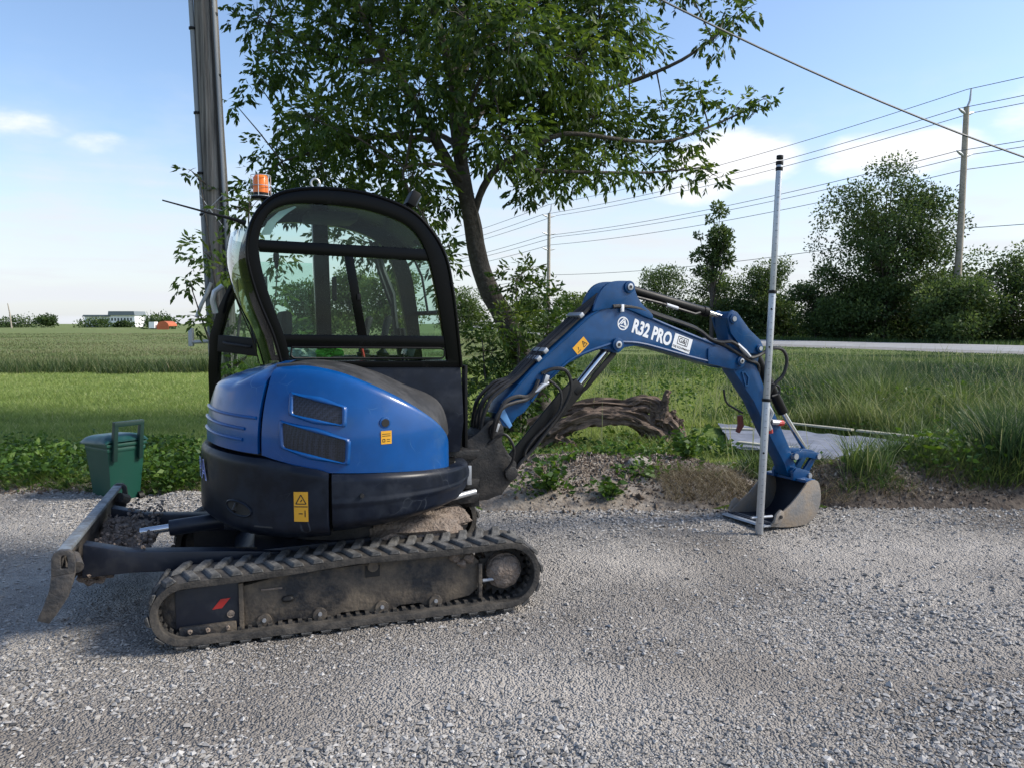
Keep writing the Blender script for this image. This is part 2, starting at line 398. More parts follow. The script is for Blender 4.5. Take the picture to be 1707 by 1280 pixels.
def raw_mesh(name, verts, nper, tone, m, parent=None, tri=False):
    """big meshes from numpy: verts (F*nper, 3), each face its own nper vertices"""
    me = bpy.data.meshes.new(name)
    n = len(verts); f = n // nper
    me.vertices.add(n); me.vertices.foreach_set('co', np.ascontiguousarray(verts, dtype=np.float32).ravel())
    me.loops.add(n); me.loops.foreach_set('vertex_index', np.arange(n, dtype=np.int32))
    me.polygons.add(f); me.polygons.foreach_set('loop_start', np.arange(0, n, nper, dtype=np.int32))
    me.update(calc_edges=True)
    a = me.attributes.new('tone', 'FLOAT', 'POINT'); a.data.foreach_set('value', np.repeat(np.clip(tone, 0, 1), nper).astype(np.float32))
    return link(name, me, m, parent)
def unit(a): return a / np.maximum(np.linalg.norm(a, axis=-1, keepdims=True), 1e-9)
def leaves(name, P, D, L, W, tone, m, parent=None, fold=.25):
    """one diamond leaf per row: base P, direction D, length L, width W"""
    n = len(P); D = unit(D)
    s = unit(np.cross(D, rng.normal(size=(n, 3)))); nn = np.cross(D, s)
    L = np.asarray(L)[:, None] * np.ones((n, 1)); W = np.asarray(W)[:, None] * np.ones((n, 1))
    mid = P + D * L * .42
    v = np.stack([P, mid + s * W / 2 + nn * W * fold * .5, P + D * L - nn * W * .12, mid - s * W / 2 + nn * W * fold * .5], 1)
    return raw_mesh(name, v.reshape(-1, 3), 4, tone, m, parent)
def blades(name, P, h, w, lean, tone, m, parent=None, segs=2):
    """grass blades rooted at P"""
    n = len(P); a = rng.uniform(0, 2 * np.pi, n); b = rng.uniform(0, 2 * np.pi, n)
    side = np.stack([np.cos(a), np.sin(a), 0 * a], 1); ln = np.stack([np.cos(b), np.sin(b), 0 * b], 1) * (lean * h)[:, None]
    up = np.zeros((n, 3)); up[:, 2] = 1; h3 = h[:, None]; w3 = w[:, None]
    p0 = P; p1 = P + up * h3 * .55 + ln * .35; p2 = P + up * h3 * .93 + ln
    if segs == 1:
        v = np.stack([p0 - side * w3 / 2, p0 + side * w3 / 2, p2], 1); return raw_mesh(name, v.reshape(-1, 3), 3, tone, m, parent)
    t1 = np.stack([p0 - side * w3 / 2, p0 + side * w3 / 2, p1 + side * w3 * .42], 1)
    t2 = np.stack([p0 - side * w3 / 2, p1 + side * w3 * .42, p1 - side * w3 * .42], 1)
    t3 = np.stack([p1 - side * w3 * .42, p1 + side * w3 * .42, p2], 1)
    v = np.stack([t1, t2, t3], 1)
    return raw_mesh(name, v.reshape(-1, 3), 3, np.repeat(tone, 3), m, parent)
def vnoise(x, y, s, seed=0):
    """cheap smooth value noise, 0..1"""
    x = np.asarray(x) * s + seed * 17.3; y = np.asarray(y) * s - seed * 9.1
    def h(i, j): 
        q = np.sin(i * 127.1 + j * 311.7 + seed * 3.7) * 43758.5453; return q - np.floor(q)
    i, j = np.floor(x), np.floor(y); fx, fy = x - i, y - j
    fx, fy = fx * fx * (3 - 2 * fx), fy * fy * (3 - 2 * fy)
    return (h(i, j) * (1 - fx) + h(i + 1, j) * fx) * (1 - fy) + (h(i, j + 1) * (1 - fx) + h(i + 1, j + 1) * fx) * fy

# ------------------------------------------------------------------ the setting
def gedge(x): return np.interp(x, [-9, -4.6, -2.5, -.3, 1, 2.5, 4.4, 9], [7.2, 6.85, 6.6, 6.38, 6.32, 6.42, 6.5, 6.7]) + .22 * (vnoise(x, 0 * x, 1.7, 3) - .5)
def sstep(a, lo, hi):
    t = np.clip((a - lo) / (hi - lo), 0, 1); return t * t * (3 - 2 * t)
def ground_z(x, y):
    e = gedge(x); s = sstep(y, e - .15, e + .35)
    z = -.05 + s * (.07 + .05 * (vnoise(x, y, .9, 1) - .3) + .05 * vnoise(x, y, .25, 2))
    mound = np.exp(-(((x - 1.0) / 1.6) ** 2 + ((y - 7.6) / .9) ** 2)) * .13
    bank = np.exp(-((y - e - .5) / .35) ** 2) * sstep(x, 2.2, 3.2) * .14
    return z + mound * s + bank * s
def gravel_z(x, y):
    heap = .10 * np.exp(-(((y - gedge(x) + .15) / .35) ** 2)) * sstep(-x, 1.6, 3.0) * (.5 + vnoise(x, y, 3, 8))
    return .034 * (vnoise(x, y, 1.3, 4) - .5) + .020 * (vnoise(x * .5, y * 1.6, 4, 5) - .5) + .012 * (vnoise(x, y, 13, 6) - .5) + .006 * (vnoise(x, y, 31, 7) - .5) + heap

def sheet(name, xs, ys, zf, m, kind='structure'):
    X, Y = np.meshgrid(xs, ys); Z = zf(X, Y)
    me = bpy.data.meshes.new(name); nx, ny = len(xs), len(ys)
    idx = np.arange(nx * ny).reshape(ny, nx)
    f = np.stack([idx[:-1, :-1], idx[:-1, 1:], idx[1:, 1:], idx[1:, :-1]], -1).reshape(-1, 4)
    me.from_pydata(np.stack([X, Y, Z], -1).reshape(-1, 3).tolist(), [], f.tolist())
    me.polygons.foreach_set('use_smooth', [True] * len(me.polygons))
    return tag(link(name, me, m), kind=kind)

def ramp(t, fac, stops):
    cr = N(t, 'ShaderNodeValToRGB'); e = cr.color_ramp.elements
    e[0].position, e[0].color = stops[0][0], (*stops[0][1], 1); e[1].position, e[1].color = stops[-1][0], (*stops[-1][1], 1)
    for p, c in stops[1:-1]: k = e.new(p); k.color = (*c, 1)
    t.links.new(fac, cr.inputs[0]); return cr.outputs[0]
def tnoise(t, vec, scale, detail=6, rough=.6):
    n = N(t, 'ShaderNodeTexNoise'); n.inputs['Scale'].default_value = scale; n.inputs['Detail'].default_value = detail; n.inputs['Roughness'].default_value = rough
    t.links.new(vec, n.inputs['Vector']); return n.outputs['Fac']
def tmix(t, fac, a, b, mode='MIX'):
    mx = N(t, 'ShaderNodeMix', data_type='RGBA', blend_type=mode)
    for i, v in ((0, fac), (6, a), (7, b)):
        if isinstance(v, (int, float)): mx.inputs[i].default_value = v
        elif isinstance(v, tuple): mx.inputs[i].default_value = (*v, 1)
        else: t.links.new(v, mx.inputs[i])
    return mx.outputs[2]

def ground_material():
    m = bpy.data.materials.new('grassland'); m.use_nodes = True; t = m.node_tree; b = t.nodes['Principled BSDF']
    g = N(t, 'ShaderNodeTexCoord').outputs['Object']
    fine = ramp(t, tnoise(t, g, 9, 8, .7), [(.3, (.07, .12, .028)), (.5, (.14, .21, .045)), (.72, (.24, .28, .09))])
    wide = ramp(t, tnoise(t, g, .35, 5), [(.35, (.75, .8, .7)), (.65, (1.15, 1.1, 1.0))])
    lawn = tmix(t, 1.0, fine, wide, 'MULTIPLY')
    mp = N(t, 'ShaderNodeMapping'); mp.inputs['Scale'].default_value = (.05, .22, 1); t.links.new(g, mp.inputs[0])
    f2 = ramp(t, tnoise(t, mp.outputs[0], 1.0, 10, .72), [(.3, (.085, .125, .040)), (.48, (.15, .19, .065)), (.62, (.20, .22, .09)), (.8, (.27, .24, .13))])
    sx = N(t, 'ShaderNodeSeparateXYZ'); t.links.new(g, sx.inputs[0])
    mr = N(t, 'ShaderNodeMapRange'); mr.inputs[1].default_value = 24; mr.inputs[2].default_value = 34; t.links.new(sx.outputs[1], mr.inputs[0])
    t.links.new(tmix(t, mr.outputs[0], lawn, f2), b.inputs['Base Color'])
    b.inputs['Roughness'].default_value = .95; b.inputs['Specular IOR Level'].default_value = .15
    bp = N(t, 'ShaderNodeBump'); bp.inputs['Strength'].default_value = .9; bp.inputs['Distance'].default_value = .08
    t.links.new(tnoise(t, g, 14, 6, .7), bp.inputs['Height']); t.links.new(bp.outputs[0], b.inputs['Normal'])
    return m
def gravel_material():
    m = bpy.data.materials.new('crushed_stone'); m.use_nodes = True; t = m.node_tree; b = t.nodes['Principled BSDF']
    g = N(t, 'ShaderNodeTexCoord').outputs['Object']
    v = N(t, 'ShaderNodeTexVoronoi'); v.inputs['Scale'].default_value = 95; t.links.new(g, v.inputs['Vector'])
    v2 = N(t, 'ShaderNodeTexVoronoi'); v2.inputs['Scale'].default_value = 42; t.links.new(g, v2.inputs['Vector'])
    sv = N(t, 'ShaderNodeSeparateColor'); t.links.new(v.outputs['Color'], sv.inputs[0])
    cell = ramp(t, sv.outputs[0], [(0, (.16, .153, .145)), (.5, (.34, .328, .312)), (1, (.56, .548, .528))])
    edge = ramp(t, v.outputs['Distance'], [(0, (1.1, 1.1, 1.1)), (.8, (.72, .70, .68))])
    base = tmix(t, 1.0, cell, edge, 'MULTIPLY')
    fines = ramp(t, tnoise(t, g, 2.2, 9, .68), [(.38, (.45, .425, .392)), (.70, (.27, .252, .232))])
    mpg = N(t, 'ShaderNodeMapping'); mpg.inputs['Scale'].default_value = (.5, 1.5, 1); mpg.inputs['Rotation'].default_value = (0, 0, .2); t.links.new(g, mpg.inputs[0])
    mask = ramp(t, tnoise(t, mpg.outputs[0], .9, 7, .62), [(.40, (.1, .1, .1)), (.60, (.85, .85, .85))])
    sx = N(t, 'ShaderNodeSeparateXYZ'); t.links.new(g, sx.inputs[0])
    def mth(op, a, b_):
        n = N(t, 'ShaderNodeMath', operation=op)
        for i, v_ in enumerate((a, b_)):
            if isinstance(v_, (int, float)): n.inputs[i].default_value = v_
            else: t.links.new(v_, n.inputs[i])
        return n.outputs[0]
    lane = None      # two wheel lanes packed with fines
    yy = mth('ADD', mth('SUBTRACT', sx.outputs[1], mth('MULTIPLY', sx.outputs[0], .16)), mth('MULTIPLY', tnoise(t, g, .8, 4), .5))
    for c0 in (3.35, 5.05):
        k_ = mth('SUBTRACT', 1.0, mth('DIVIDE', mth('ABSOLUTE', mth('SUBTRACT', yy, c0), 0), .42)); lane = k_ if lane is None else mth('MAXIMUM', lane, k_)
    lane = mth('MULTIPLY', mth('MINIMUM', mth('MAXIMUM', lane, 0.0), .6), 1.3)
    mask = tmix(t, 1.0, mask, ramp(t, lane, [(0, (0, 0, 0)), (1, (1, 1, 1))]), 'ADD')
    msk = N(t, 'ShaderNodeMath', operation='MINIMUM'); t.links.new(mask, msk.inputs[0]); msk.inputs[1].default_value = .85
    colr = tmix(t, msk.outputs[0], base, fines)
    damp = ramp(t, tnoise(t, g, .55, 4, .5), [(.38, (.58, .555, .53)), (.50, (.93, .91, .885)), (.62, (1.12, 1.10, 1.07))])
    t.links.new(tmix(t, 1.0, colr, damp, 'MULTIPLY'), b.inputs['Base Color'])
    b.inputs['Roughness'].default_value = .92; b.inputs['Specular IOR Level'].default_value = .2
    h = N(t, 'ShaderNodeMath', operation='MULTIPLY_ADD'); t.links.new(v2.outputs['Distance'], h.inputs[0]); h.inputs[1].default_value = 1.2; t.links.new(v.outputs['Distance'], h.inputs[2])
    bp = N(t, 'ShaderNodeBump'); bp.invert = True; bp.inputs['Strength'].default_value = .9; bp.inputs['Distance'].default_value = .016
    t.links.new(h.outputs[0], bp.inputs['Height']); t.links.new(bp.outputs[0], b.inputs['Normal'])
    return m
def nl(a, b, n): return list(np.linspace(a, b, n, endpoint=False))
def gl(a, b, n): return list(np.geomspace(a, b, n, endpoint=False))
gx = [-p for p in gl(12, 3000, 40)[::-1]] + nl(-12, 12, 160) + gl(12, 3000, 40) + [3000]
gx[0] = -3000
gy = [-60, -30, -10, 0] + nl(4, 5.6, 4) + nl(5.6, 10, 90) + nl(10, 16, 50) + gl(16, 3500, 70) + [3500]
sheet('ground', sorted(gx), gy, ground_z, ground_material())
gravel = sheet('gravel_yard', nl(-9, -5, 40) + nl(-5, 5, 400) + nl(5, 9, 40) + [9], nl(-4, 2, 12) + nl(2, 7.2, 240), lambda x, y: np.where(y > gedge(x) + .12, -.09, gravel_z(x, y)), gravel_material())

dirt_m = mat('dry_soil', (.15, .118, .090), .95, dirt=(.32, .285, .24), dirt_amt=.55, dirt_scale=9, bump=1.0, bump_scale=30, vary=.25)
dark_m = mat('dark_bank_soil', (.075, .056, .042), .95, dirt=(.17, .14, .11), dirt_amt=.45, dirt_scale=9, bump=1.0, bump_scale=30, vary=.3)
def dirt_patch(name, cx, cy, rx, ry, h, seed, n=46, m=None):
    P = []
    for i in range(n + 1):
        row = []
        for j in range(n + 1):
            u, v = i / n * 2 - 1, j / n * 2 - 1
            x, y = cx + u * rx, cy + v * ry
            rr = math.hypot(u, v) + .35 * (float(vnoise(x, y, 2.2, seed)) - .5)
            k = max(0.0, 1 - max(0.0, rr) ** 2.2)
            z = float(ground_z(np.array(x), np.array(y))) - .035 + (h + .035) * min(1, k * 1.6) + .035 * k * (float(vnoise(x, y, 9, seed)) - .4) + .03 * k * float(vnoise(x, y, 22, seed + 1))
            row.append((x, y, z))
        P.append(row)
    return tag(MB().grid(P).build(name, m or dirt_m, smooth=60), kind='structure')
dirt_patch('dirt_bank', .90, 7.45, 1.95, 1.55, .05, 11, 90)
dirt_patch('dirt_bank', 3.6, 6.78, 1.7, .42, .10, 12, 60, dark_m)
dirt_patch('dirt_bank', -4.2, 7.0, 2.2, .35, .04, 13, 50)
dirt_patch('dirt_bank', 6.8, 6.95, 2.0, .45, .10, 14, 40, dark_m)

# road running past on the right and away into the distance
def road():
    near = [(40, 12), (25.4, 38.7), (17.8, 53), (8, 82), (-1, 140), (-20, 330), (-28, 600)]
    far = [(49, 20), (32.8, 50), (22.8, 65.5), (12.5, 94), (4, 150), (-14, 335), (-21, 600)]
    P = []
    for a, b in zip(near, far):
        P.append([(a[0] + (b[0] - a[0]) * k, a[1] + (b[1] - a[1]) * k, .16 + .05 * math.sin(k * math.pi)) for k in (0, .25, .5, .75, 1)])
    rm = mat('pale_asphalt', (.33, .33, .32), .85, dirt=(.24, .24, .24), dirt_amt=.4, dirt_scale=.6, vary=.1)
    tag(MB().grid(P).build('road', rm), kind='structure')
    S = [[(p[0][0] - .9, p[0][1] - .4, .05), (p[0][0], p[0][1], .155)] for p in P]
    S2 = [[(p[-1][0], p[-1][1], .155), (p[-1][0] + .9, p[-1][1] + .4, .05)] for p in P]
    tag(MB().grid(S).grid(S2).build('road_shoulder', mat('gravel_shoulder', (.25, .24, .22), .95, dirt_scale=2, vary=.2)), kind='structure')
road()

# loose stones of the yard
def stones():
    base = np.array([(1, 0, 0), (-1, 0, 0), (0, 1, 0), (0, -1, 0), (0, 0, 1), (0, 0, -1)], float)
    tri = np.array([(0, 2, 4), (2, 1, 4), (1, 3, 4), (3, 0, 4), (2, 0, 5), (1, 2, 5), (3, 1, 5), (0, 3, 5)])
    n = 110000
    d = 2.3 * (7.1 / 2.3) ** rng.random(n); u = rng.uniform(-.86, .86, n)
    x, y = u * d, d
    keep = y < gedge(x) + .1; x, y = x[keep], y[keep]; n = len(x)
    clump = vnoise(x, y, 1.1, 21)
    band = vnoise(x * .45 + .25 * y, y * 1.5, 1.0, 23); keep = rng.random(n) < .10 + 1.5 * clump ** 1.2 * band ** .7 * vnoise(x, y, 3.3, 22) ** .5 + .5 * np.exp(-((y - gedge(x)) / .5) ** 2); x, y = x[keep], y[keep]; n = len(x)
    yl = y - .16 * x + .25; lane = np.maximum(np.exp(-((yl - 3.35) / .28) ** 2), np.exp(-((yl - 5.05) / .28) ** 2)); keep = rng.random(n) > .72 * lane; x, y = x[keep], y[keep]; n = len(x)
    s = .0040 + .0055 * rng.random(n) ** 2 + .008 * rng.random(n) ** 9 + .012 * rng.random(n) ** 60
    s *= .75 + .80 * vnoise(x, y, .8, 25) ** 1.5 + .35 * (vnoise(x, y, 2.1, 26) > .72)
    edge = np.exp(-((y - gedge(x)) / .5) ** 2); s *= 1 + 1.6 * edge * rng.random(n) ** 2
    s = np.minimum(s, .0165)
    v = base[None] * s[:, None, None] * (1 + .35 * rng.uniform(-1, 1, (n, 6, 1)))
    v += rng.normal(size=(n, 6, 3)) * s[:, None, None] * .25
    v[:, :, 2] *= .7
    v[:, :, 2] *= .8
    a = rng.uniform(0, 6.28, n); c, sn = np.cos(a)[:, None], np.sin(a)[:, None]
    w = v.copy(); w[:, :, 0] = v[:, :, 0] * c - v[:, :, 1] * sn; w[:, :, 1] = v[:, :, 0] * sn + v[:, :, 1] * c
    w += np.stack([x, y, gravel_z(x, y) + s * .25], 1)[:, None]
    f = w[:, tri].reshape(-1, 3)
    t = np.clip(rng.normal(.45, .22, n), 0, 1)
    m = leaf_mat('stone_chips', [(.15, .14, .127), (.28, .266, .247), (.39, .374, .352), (.52, .505, .48)], 0.0, .9)
    tag(raw_mesh('gravel_stones', f, 3, np.repeat(t, 8), m), 'loose pale grey crushed stone chips scattered over the yard', 'gravel', kind='stuff')
stones()
def clods():
    base = np.array([(1, 0, 0), (-1, 0, 0), (0, 1, 0), (0, -1, 0), (0, 0, 1), (0, 0, -1)], float)
    tri = np.array([(0, 2, 4), (2, 1, 4), (1, 3, 4), (3, 0, 4), (2, 0, 5), (1, 2, 5), (3, 1, 5), (0, 3, 5)])
    n = 15000
    x = np.concatenate([.95 + rng.normal(0, .75, n // 2), rng.uniform(1.9, 7, n // 3), rng.uniform(-6, -2, n // 6)])
    y = np.concatenate([7.45 + rng.normal(0, .55, n // 2), 6.75 + rng.normal(0, .16, n // 3), 6.95 + rng.normal(0, .14, n // 6)])
    k = y > gedge(x) - .05; x, y = x[k], y[k]; n = len(x)
    s = .006 + .010 * rng.random(n) ** 2 + .014 * rng.random(n) ** 12
    v = base[None] * s[:, None, None] * (1 + .5 * rng.uniform(-1, 1, (n, 6, 1))) + rng.normal(size=(n, 6, 3)) * s[:, None, None] * .3
    dep = bpy.context.evaluated_depsgraph_get(); z = np.empty(n)
    for i in range(n):
        hit, loc, *_ = sc.ray_cast(dep, (float(x[i]), float(y[i]), 1.0), (0, 0, -1)); z[i] = loc.z if hit else 0
    v += np.stack([x, y, z + s * .2], 1)[:, None]
    m = leaf_mat('soil_crumbs', [(.06, .045, .034), (.12, .092, .070), (.22, .185, .15), (.36, .33, .29)], 0.0, .95)
    tag(raw_mesh('soil_clods', v[:, tri].reshape(-1, 3), 3, np.repeat(np.clip(rng.normal(.4, .25, n), 0, 1), 8), m), 'brown soil crumbs and chips on the bare earth bank', 'soil', kind='stuff')
clods()

# ------------------------------------------------------------------ grass (nobody could count it)
TARP = [(2.55, 11.1), (4.15, 11.15), (5.3, 9.1), (3.75, 7.6), (2.35, 8.8)]
def inpoly(x, y, poly):
    r = np.zeros(len(x), bool); n = len(poly)
    for i in range(n):
        (x0, y0), (x1, y1) = poly[i], poly[(i + 1) % n]
        c = ((y0 > y) != (y1 > y)) & (x < (x1 - x0) * (y - y0) / (y1 - y0 + 1e-9) + x0); r ^= c
    return r
def in_dirt(x, y):
    return ((((x - .95) / 1.75) ** 2 + ((y - 7.45) / 1.35) ** 2 + .7 * (vnoise(x, y, 2.2, 11) - .5)) < .92) | ((x > -.9) & (x < 2.45) & (y < 7.0 + .5 * vnoise(x, y, 2.0, 12)))
def road_side(x, y):    # True beyond the near road edge
    return x > np.interp(y, [12, 38.7, 53, 82, 140, 330], [39, 24.6, 17, 7, -2, -21])
def scatter(n, d0, d1, u0, u1):
    d = d0 * (d1 / d0) ** rng.random(n); u = rng.uniform(u0, u1, n); return u * d, d

def lawn():
    x, y = scatter(330000, 6.3, 27, -.95, .34)
    k = (y > gedge(x) + .12) & ~in_dirt(x, y) & ~((x > 2.55) & (x < 5.2) & inpoly(x, y, TARP)) & (x / y < .30 + .06 * vnoise(x, y, .5, 31))
    x, y = x[k], y[k]; n = len(x)
    u = x / y
    edge = np.exp(-((y - gedge(x)) / .9) ** 2)
    mid = sstep(u, -.05, .12)                       # rougher grass right of the tree
    h = .045 + .05 * rng.random(n) + .13 * edge * rng.random(n) + mid * (.05 + .14 * vnoise(x, y, .8, 32)) * rng.random(n)
    h *= .8 + .5 * vnoise(x, y, .6, 33)
    h *= np.where((u > .20) & (y < 11), .32, 1.0)
    w = .0045 + .0011 * y * (.6 + .8 * rng.random(n)) * .8
    tone = .30 + .30 * vnoise(x, y, .35, 34) + .25 * (vnoise(x, y, 2.5, 35) - .5) + rng.normal(0, .13, n) - .22 * edge
    tone = np.where(rng.random(n) < .04, .95, tone)
    z = ground_z(x, y) - .005
    tag(blades('lawn_grass', np.stack([x, y, z], 1), h, w, .4 + .8 * rng.random(n), tone, M['grass'], segs=1), 'short bright green lawn grass beyond the gravel yard', 'grass', kind='stuff')
lawn()
def tall():
    x, y = scatter(330000, 6.5, 62, .02, 1.0)
    u = x / y
    k = (y > gedge(x) + .2) & ~in_dirt(x, y) & ~inpoly(x, y, TARP) & ~road_side(x, y)
    zone = sstep(u + .10 * (vnoise(x, y, .6, 41) - .5), .22, .42)
    far = sstep(y, 17, 26)
    k &= rng.random(len(x)) < np.maximum(zone, far * .9)
    front = np.exp(-((y - 7.3) / .9) ** 2)
    k &= ~((front > .5) & (vnoise(x, y, 1.8, 42) < .32) & (u < .62))
    x, y, zone = x[k], y[k], zone[k]; n = len(x)
    cl = vnoise(x, y, .35, 43)
    h = (.12 + .38 * cl + .22 * rng.random(n)) * (.55 + .45 * zone) * (.75 + .5 * vnoise(x, y, 1.4, 44))
    h *= np.where((y < 8.9) & (x < 5.1) & (x / y > .26), .22 + .6 * (vnoise(x, y, 1.9, 47) > .68), 1.0)
    h *= (.55 + .9 * vnoise(x, y, 2.6, 48)) * .85
    h *= 1 + .45 * sstep(x / y, .30, .45) * (1 - sstep(y, 18, 26))
    h = np.minimum(h, np.maximum(.05, (1.55 - 52 * y / 1300) * .85))
    w = (.0035 + .00062 * y) * (.6 + .8 * rng.random(n))
    tone = -.06 + .78 * vnoise(x, y, .33, 45) + .40 * (vnoise(x, y, 1.3, 46) - .5) - .20 * sstep(u_ := x / y, .38, .60) + rng.normal(0, .15, n)
    tone = np.where(rng.random(n) < .06, .95, tone)
    tag(blades('tall_grass', np.stack([x, y, ground_z(x, y) - .01], 1), h, w, .25 + .55 * rng.random(n), tone, M['tallgrass']), 'tall uncut green grass growing between the yard and road', 'grass', kind='stuff')
    # a few bleached flower stalks standing above it
    x, y = scatter(900, 8, 30, .10, .9); k = ~inpoly(x, y, TARP) & ~in_dirt(x, y) & ~road_side(x, y); x, y = x[k], y[k]; n = len(x)
    tag(blades('grass_stalks', np.stack([x, y, ground_z(x, y)], 1), rng.uniform(.5, 1.0, n), .003 + .0006 * y, rng.uniform(.05, .4, n), rng.uniform(.8, 1, n), M['tallgrass']), 'thin bleached stalks standing above the tall grass', 'grass', kind='stuff')
tall()
def verge():
    n = 60000; y = 35 * (170 / 35) ** rng.random(n); off = rng.uniform(.5, 26, n)
    x = np.interp(y, [20, 50, 65.5, 94, 150, 335], [49, 32.8, 22.8, 12.5, 4, -14]) + off
    tone = .12 + .3 * vnoise(x, y, .2, 51) + rng.normal(0, .1, n)
    tag(blades('verge_grass', np.stack([x, y, 0 * x], 1), rng.uniform(.2, .55, n), .03 + .0012 * y, rng.uniform(.1, .5, n), tone, M['tallgrass'], segs=1), 'dark green grass verge under the roadside hedge', 'grass', kind='stuff')
verge()
def crop():
    n = 150000; y = 22.6 * (120 / 22.6) ** (rng.random(n) ** 1.25); x = rng.uniform(-1.0, .06, n) * y
    k = y > 22.0 + 5.0 * vnoise(x, y * .4, .22, 61) * vnoise(x, y, 1.1, 64) + sstep(x, -6, 0) * 6; x, y = x[k], y[k]; n = len(x)
    first = np.exp(-((y - 24) / 3.2) ** 2)
    h = (.30 + .36 * rng.random(n)) * (.28 + .80 * first) * (.7 + .6 * vnoise(x, y, .3, 62))
    tone = .34 + .40 * (vnoise(x, y, .12, 63) - .2) + .2 * (vnoise(x, y, .6, 65) - .5) + rng.normal(0, .17, n) - .45 * first * (rng.random(n) < .75) + .2 * (h > .62)
    tag(blades('field_grass', np.stack([x, y, 0 * x], 1), h, (.009 + .0011 * y) * (.6 + .8 * rng.random(n)), rng.uniform(.2, .9, n), tone, M['crop'], segs=1), 'rank brownish green field grass beyond the mown lawn', 'grass', kind='stuff')
crop()
def bank_grass():
    n = 42000; x = rng.uniform(2.2, 7.6, n); y = gedge(x) + rng.uniform(.12, 1.1, n) ** 1.0
    k = (vnoise(x, y, 1.9, 73) > .27 + .13 * (x < 5.0)) & ~inpoly(x, y, TARP); x, y = x[k], y[k]; n = len(x)
    c = vnoise(x, y, 1.9, 73)
    h = (.10 + .30 * rng.random(n)) * (.4 + 1.1 * c) * np.where(x < 5.0, .7, 1.25)
    tag(blades('bank_grass', np.stack([x, y, ground_z(x, y)], 1), h, .005 + .006 * rng.random(n), rng.uniform(.2, 1.0, n), -.05 + .75 * vnoise(x, y, .9, 74) + rng.normal(0, .14, n), M['tallgrass']), 'coarse grass tufts on the soil bank along the yard', 'grass', kind='stuff')
bank_grass()
def straw():
    n = 16000; x = rng.uniform(1.3, 7.5, n); y = gedge(x) + rng.uniform(.05, .75, n)
    k = vnoise(x, y, 2.5, 71) > .35; x, y = x[k], y[k]; n = len(x)
    m = leaf_mat('dry_straw', [(.07, .055, .03), (.17, .14, .08), (.30, .26, .16)], .25)
    tag(blades('dry_grass', np.stack([x, y, ground_z(x, y) + .06], 1), rng.uniform(.04, .16, n), .004 + 0 * x, rng.uniform(.6, 2.2, n), rng.random(n), m), 'dry straw and dead roots hanging over the soil bank', 'dry grass', kind='stuff')
straw()
def weeds():
    # low broad-leaved weeds along the yard's edge
    cs = []
    for u0, u1, d0, d1, n in ((-.85, -.36, 6.75, 8.6, 330), (-.10, .30, 6.45, 9.8, 130), (.12, .23, 6.9, 9.0, 90), (.36, .8, 6.8, 8.6, 120), (.12, .75, 11.5, 34, 300), (.40, .80, 7.0, 13.0, 170)):
        for _ in range(n):
            d = random.uniform(d0, d1); u = random.uniform(u0, u1); cs.append((u * d, d, u))
    P, D, L, T = [], [], [], []
    for x, y, u in cs:
        e = float(gedge(np.array(x)))
        if y < e + .15: continue
        if bool(inpoly(np.array([x]), np.array([y]), TARP)[0]): continue
        if bool(in_dirt(np.array([x]), np.array([y]))) and random.random() < .72: continue
        z = float(ground_z(np.array(x), np.array(y)))
        hh = random.uniform(.08, .34) if u < -.3 else (random.uniform(.05, .22 + .25 * (u > .5)) if y < 11 else random.uniform(.2, .62) * max(.2, min(1, (40 - y) / 22)))
        tn = random.uniform(.1, .6); k = int(30 + 130 * hh)
        for _ in range(k):
            a = random.uniform(0, 6.28); rr = random.random() ** .6 * (.10 + .25 * hh); q = random.random()
            P.append((x + math.cos(a) * rr, y + math.sin(a) * rr, z + q * hh)); D.append((math.cos(a) + random.gauss(0, .4), math.sin(a) + random.gauss(0, .4), random.uniform(-.3, .9)))
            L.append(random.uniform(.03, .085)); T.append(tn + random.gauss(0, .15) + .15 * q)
    L = np.array(L)
    tag(leaves('weeds', np.array(P), np.array(D), L, L * .55, np.array(T), M['weedleaf']), 'low leafy weeds crowding the edge of the gravel', 'weeds', kind='stuff')
weeds()

# ------------------------------------------------------------------ the excavator
def rotz(deg): return Matrix.Rotation(R(deg), 4, 'Z')
EX = empty('excavator', (-1.02, 4.60, 0), R(18.3), label='blue and black mini excavator with cab standing on the gravel', cat='excavator')
FT = Matrix.Identity(4)
FH = rotz(3.7)
FB = FH @ Matrix.Translation((.95, .01, 0)) @ rotz(5.0)

# --- undercarriage
def belt_path(n=176):
    """loop of the belt's middle line in (x, z), clockwise from the bottom rear"""
    rr, rl = .168, .146; cr, cl = (.80, .202), (-.815, .176)
    pts = []
    for k in range(41): t = k / 40; pts.append((cl[0] + (cr[0] - cl[0]) * t, .032))
    for k in range(1, 31): a = -math.pi / 2 + math.pi * k / 31; pts.append((cr[0] + rr * math.cos(a), cr[1] + rr * math.sin(a) if a > 0 else .032 + (cr[1] - .032) * (1 + math.sin(a))))
    for k in range(41):
        t = k / 40; x = cr[0] + (cl[0] - cr[0]) * t; z = (cr[1] + rr) * (1 - t) + (cl[1] + rl) * t
        pts.append((x, z + .018 * math.sin(math.pi * t) - .010 * abs(math.sin(2 * math.pi * t))))
    for k in range(1, 31): a = math.pi / 2 + math.pi * k / 31; pts.append((cl[0] + rl * math.cos(a), cl[1] + rl * math.sin(a) if a < math.pi else .032 + (cl[1] - .032) * (1 + math.sin(a))))
    P = [Vector((x, 0, z)) for x, z in pts]; P.append(P[0])
    S = [0]
    for i in range(1, len(P)): S.append(S[-1] + (P[i] - P[i - 1]).length)
    out = []
    for k in range(n):
        s = S[-1] * k / n; i = max(j for j in range(len(S)) if S[j] <= s); i = min(i, len(P) - 2)
        out.append(P[i].lerp(P[i + 1], (s - S[i]) / max(S[i + 1] - S[i], 1e-6)))
    return out
LOOP = belt_path()
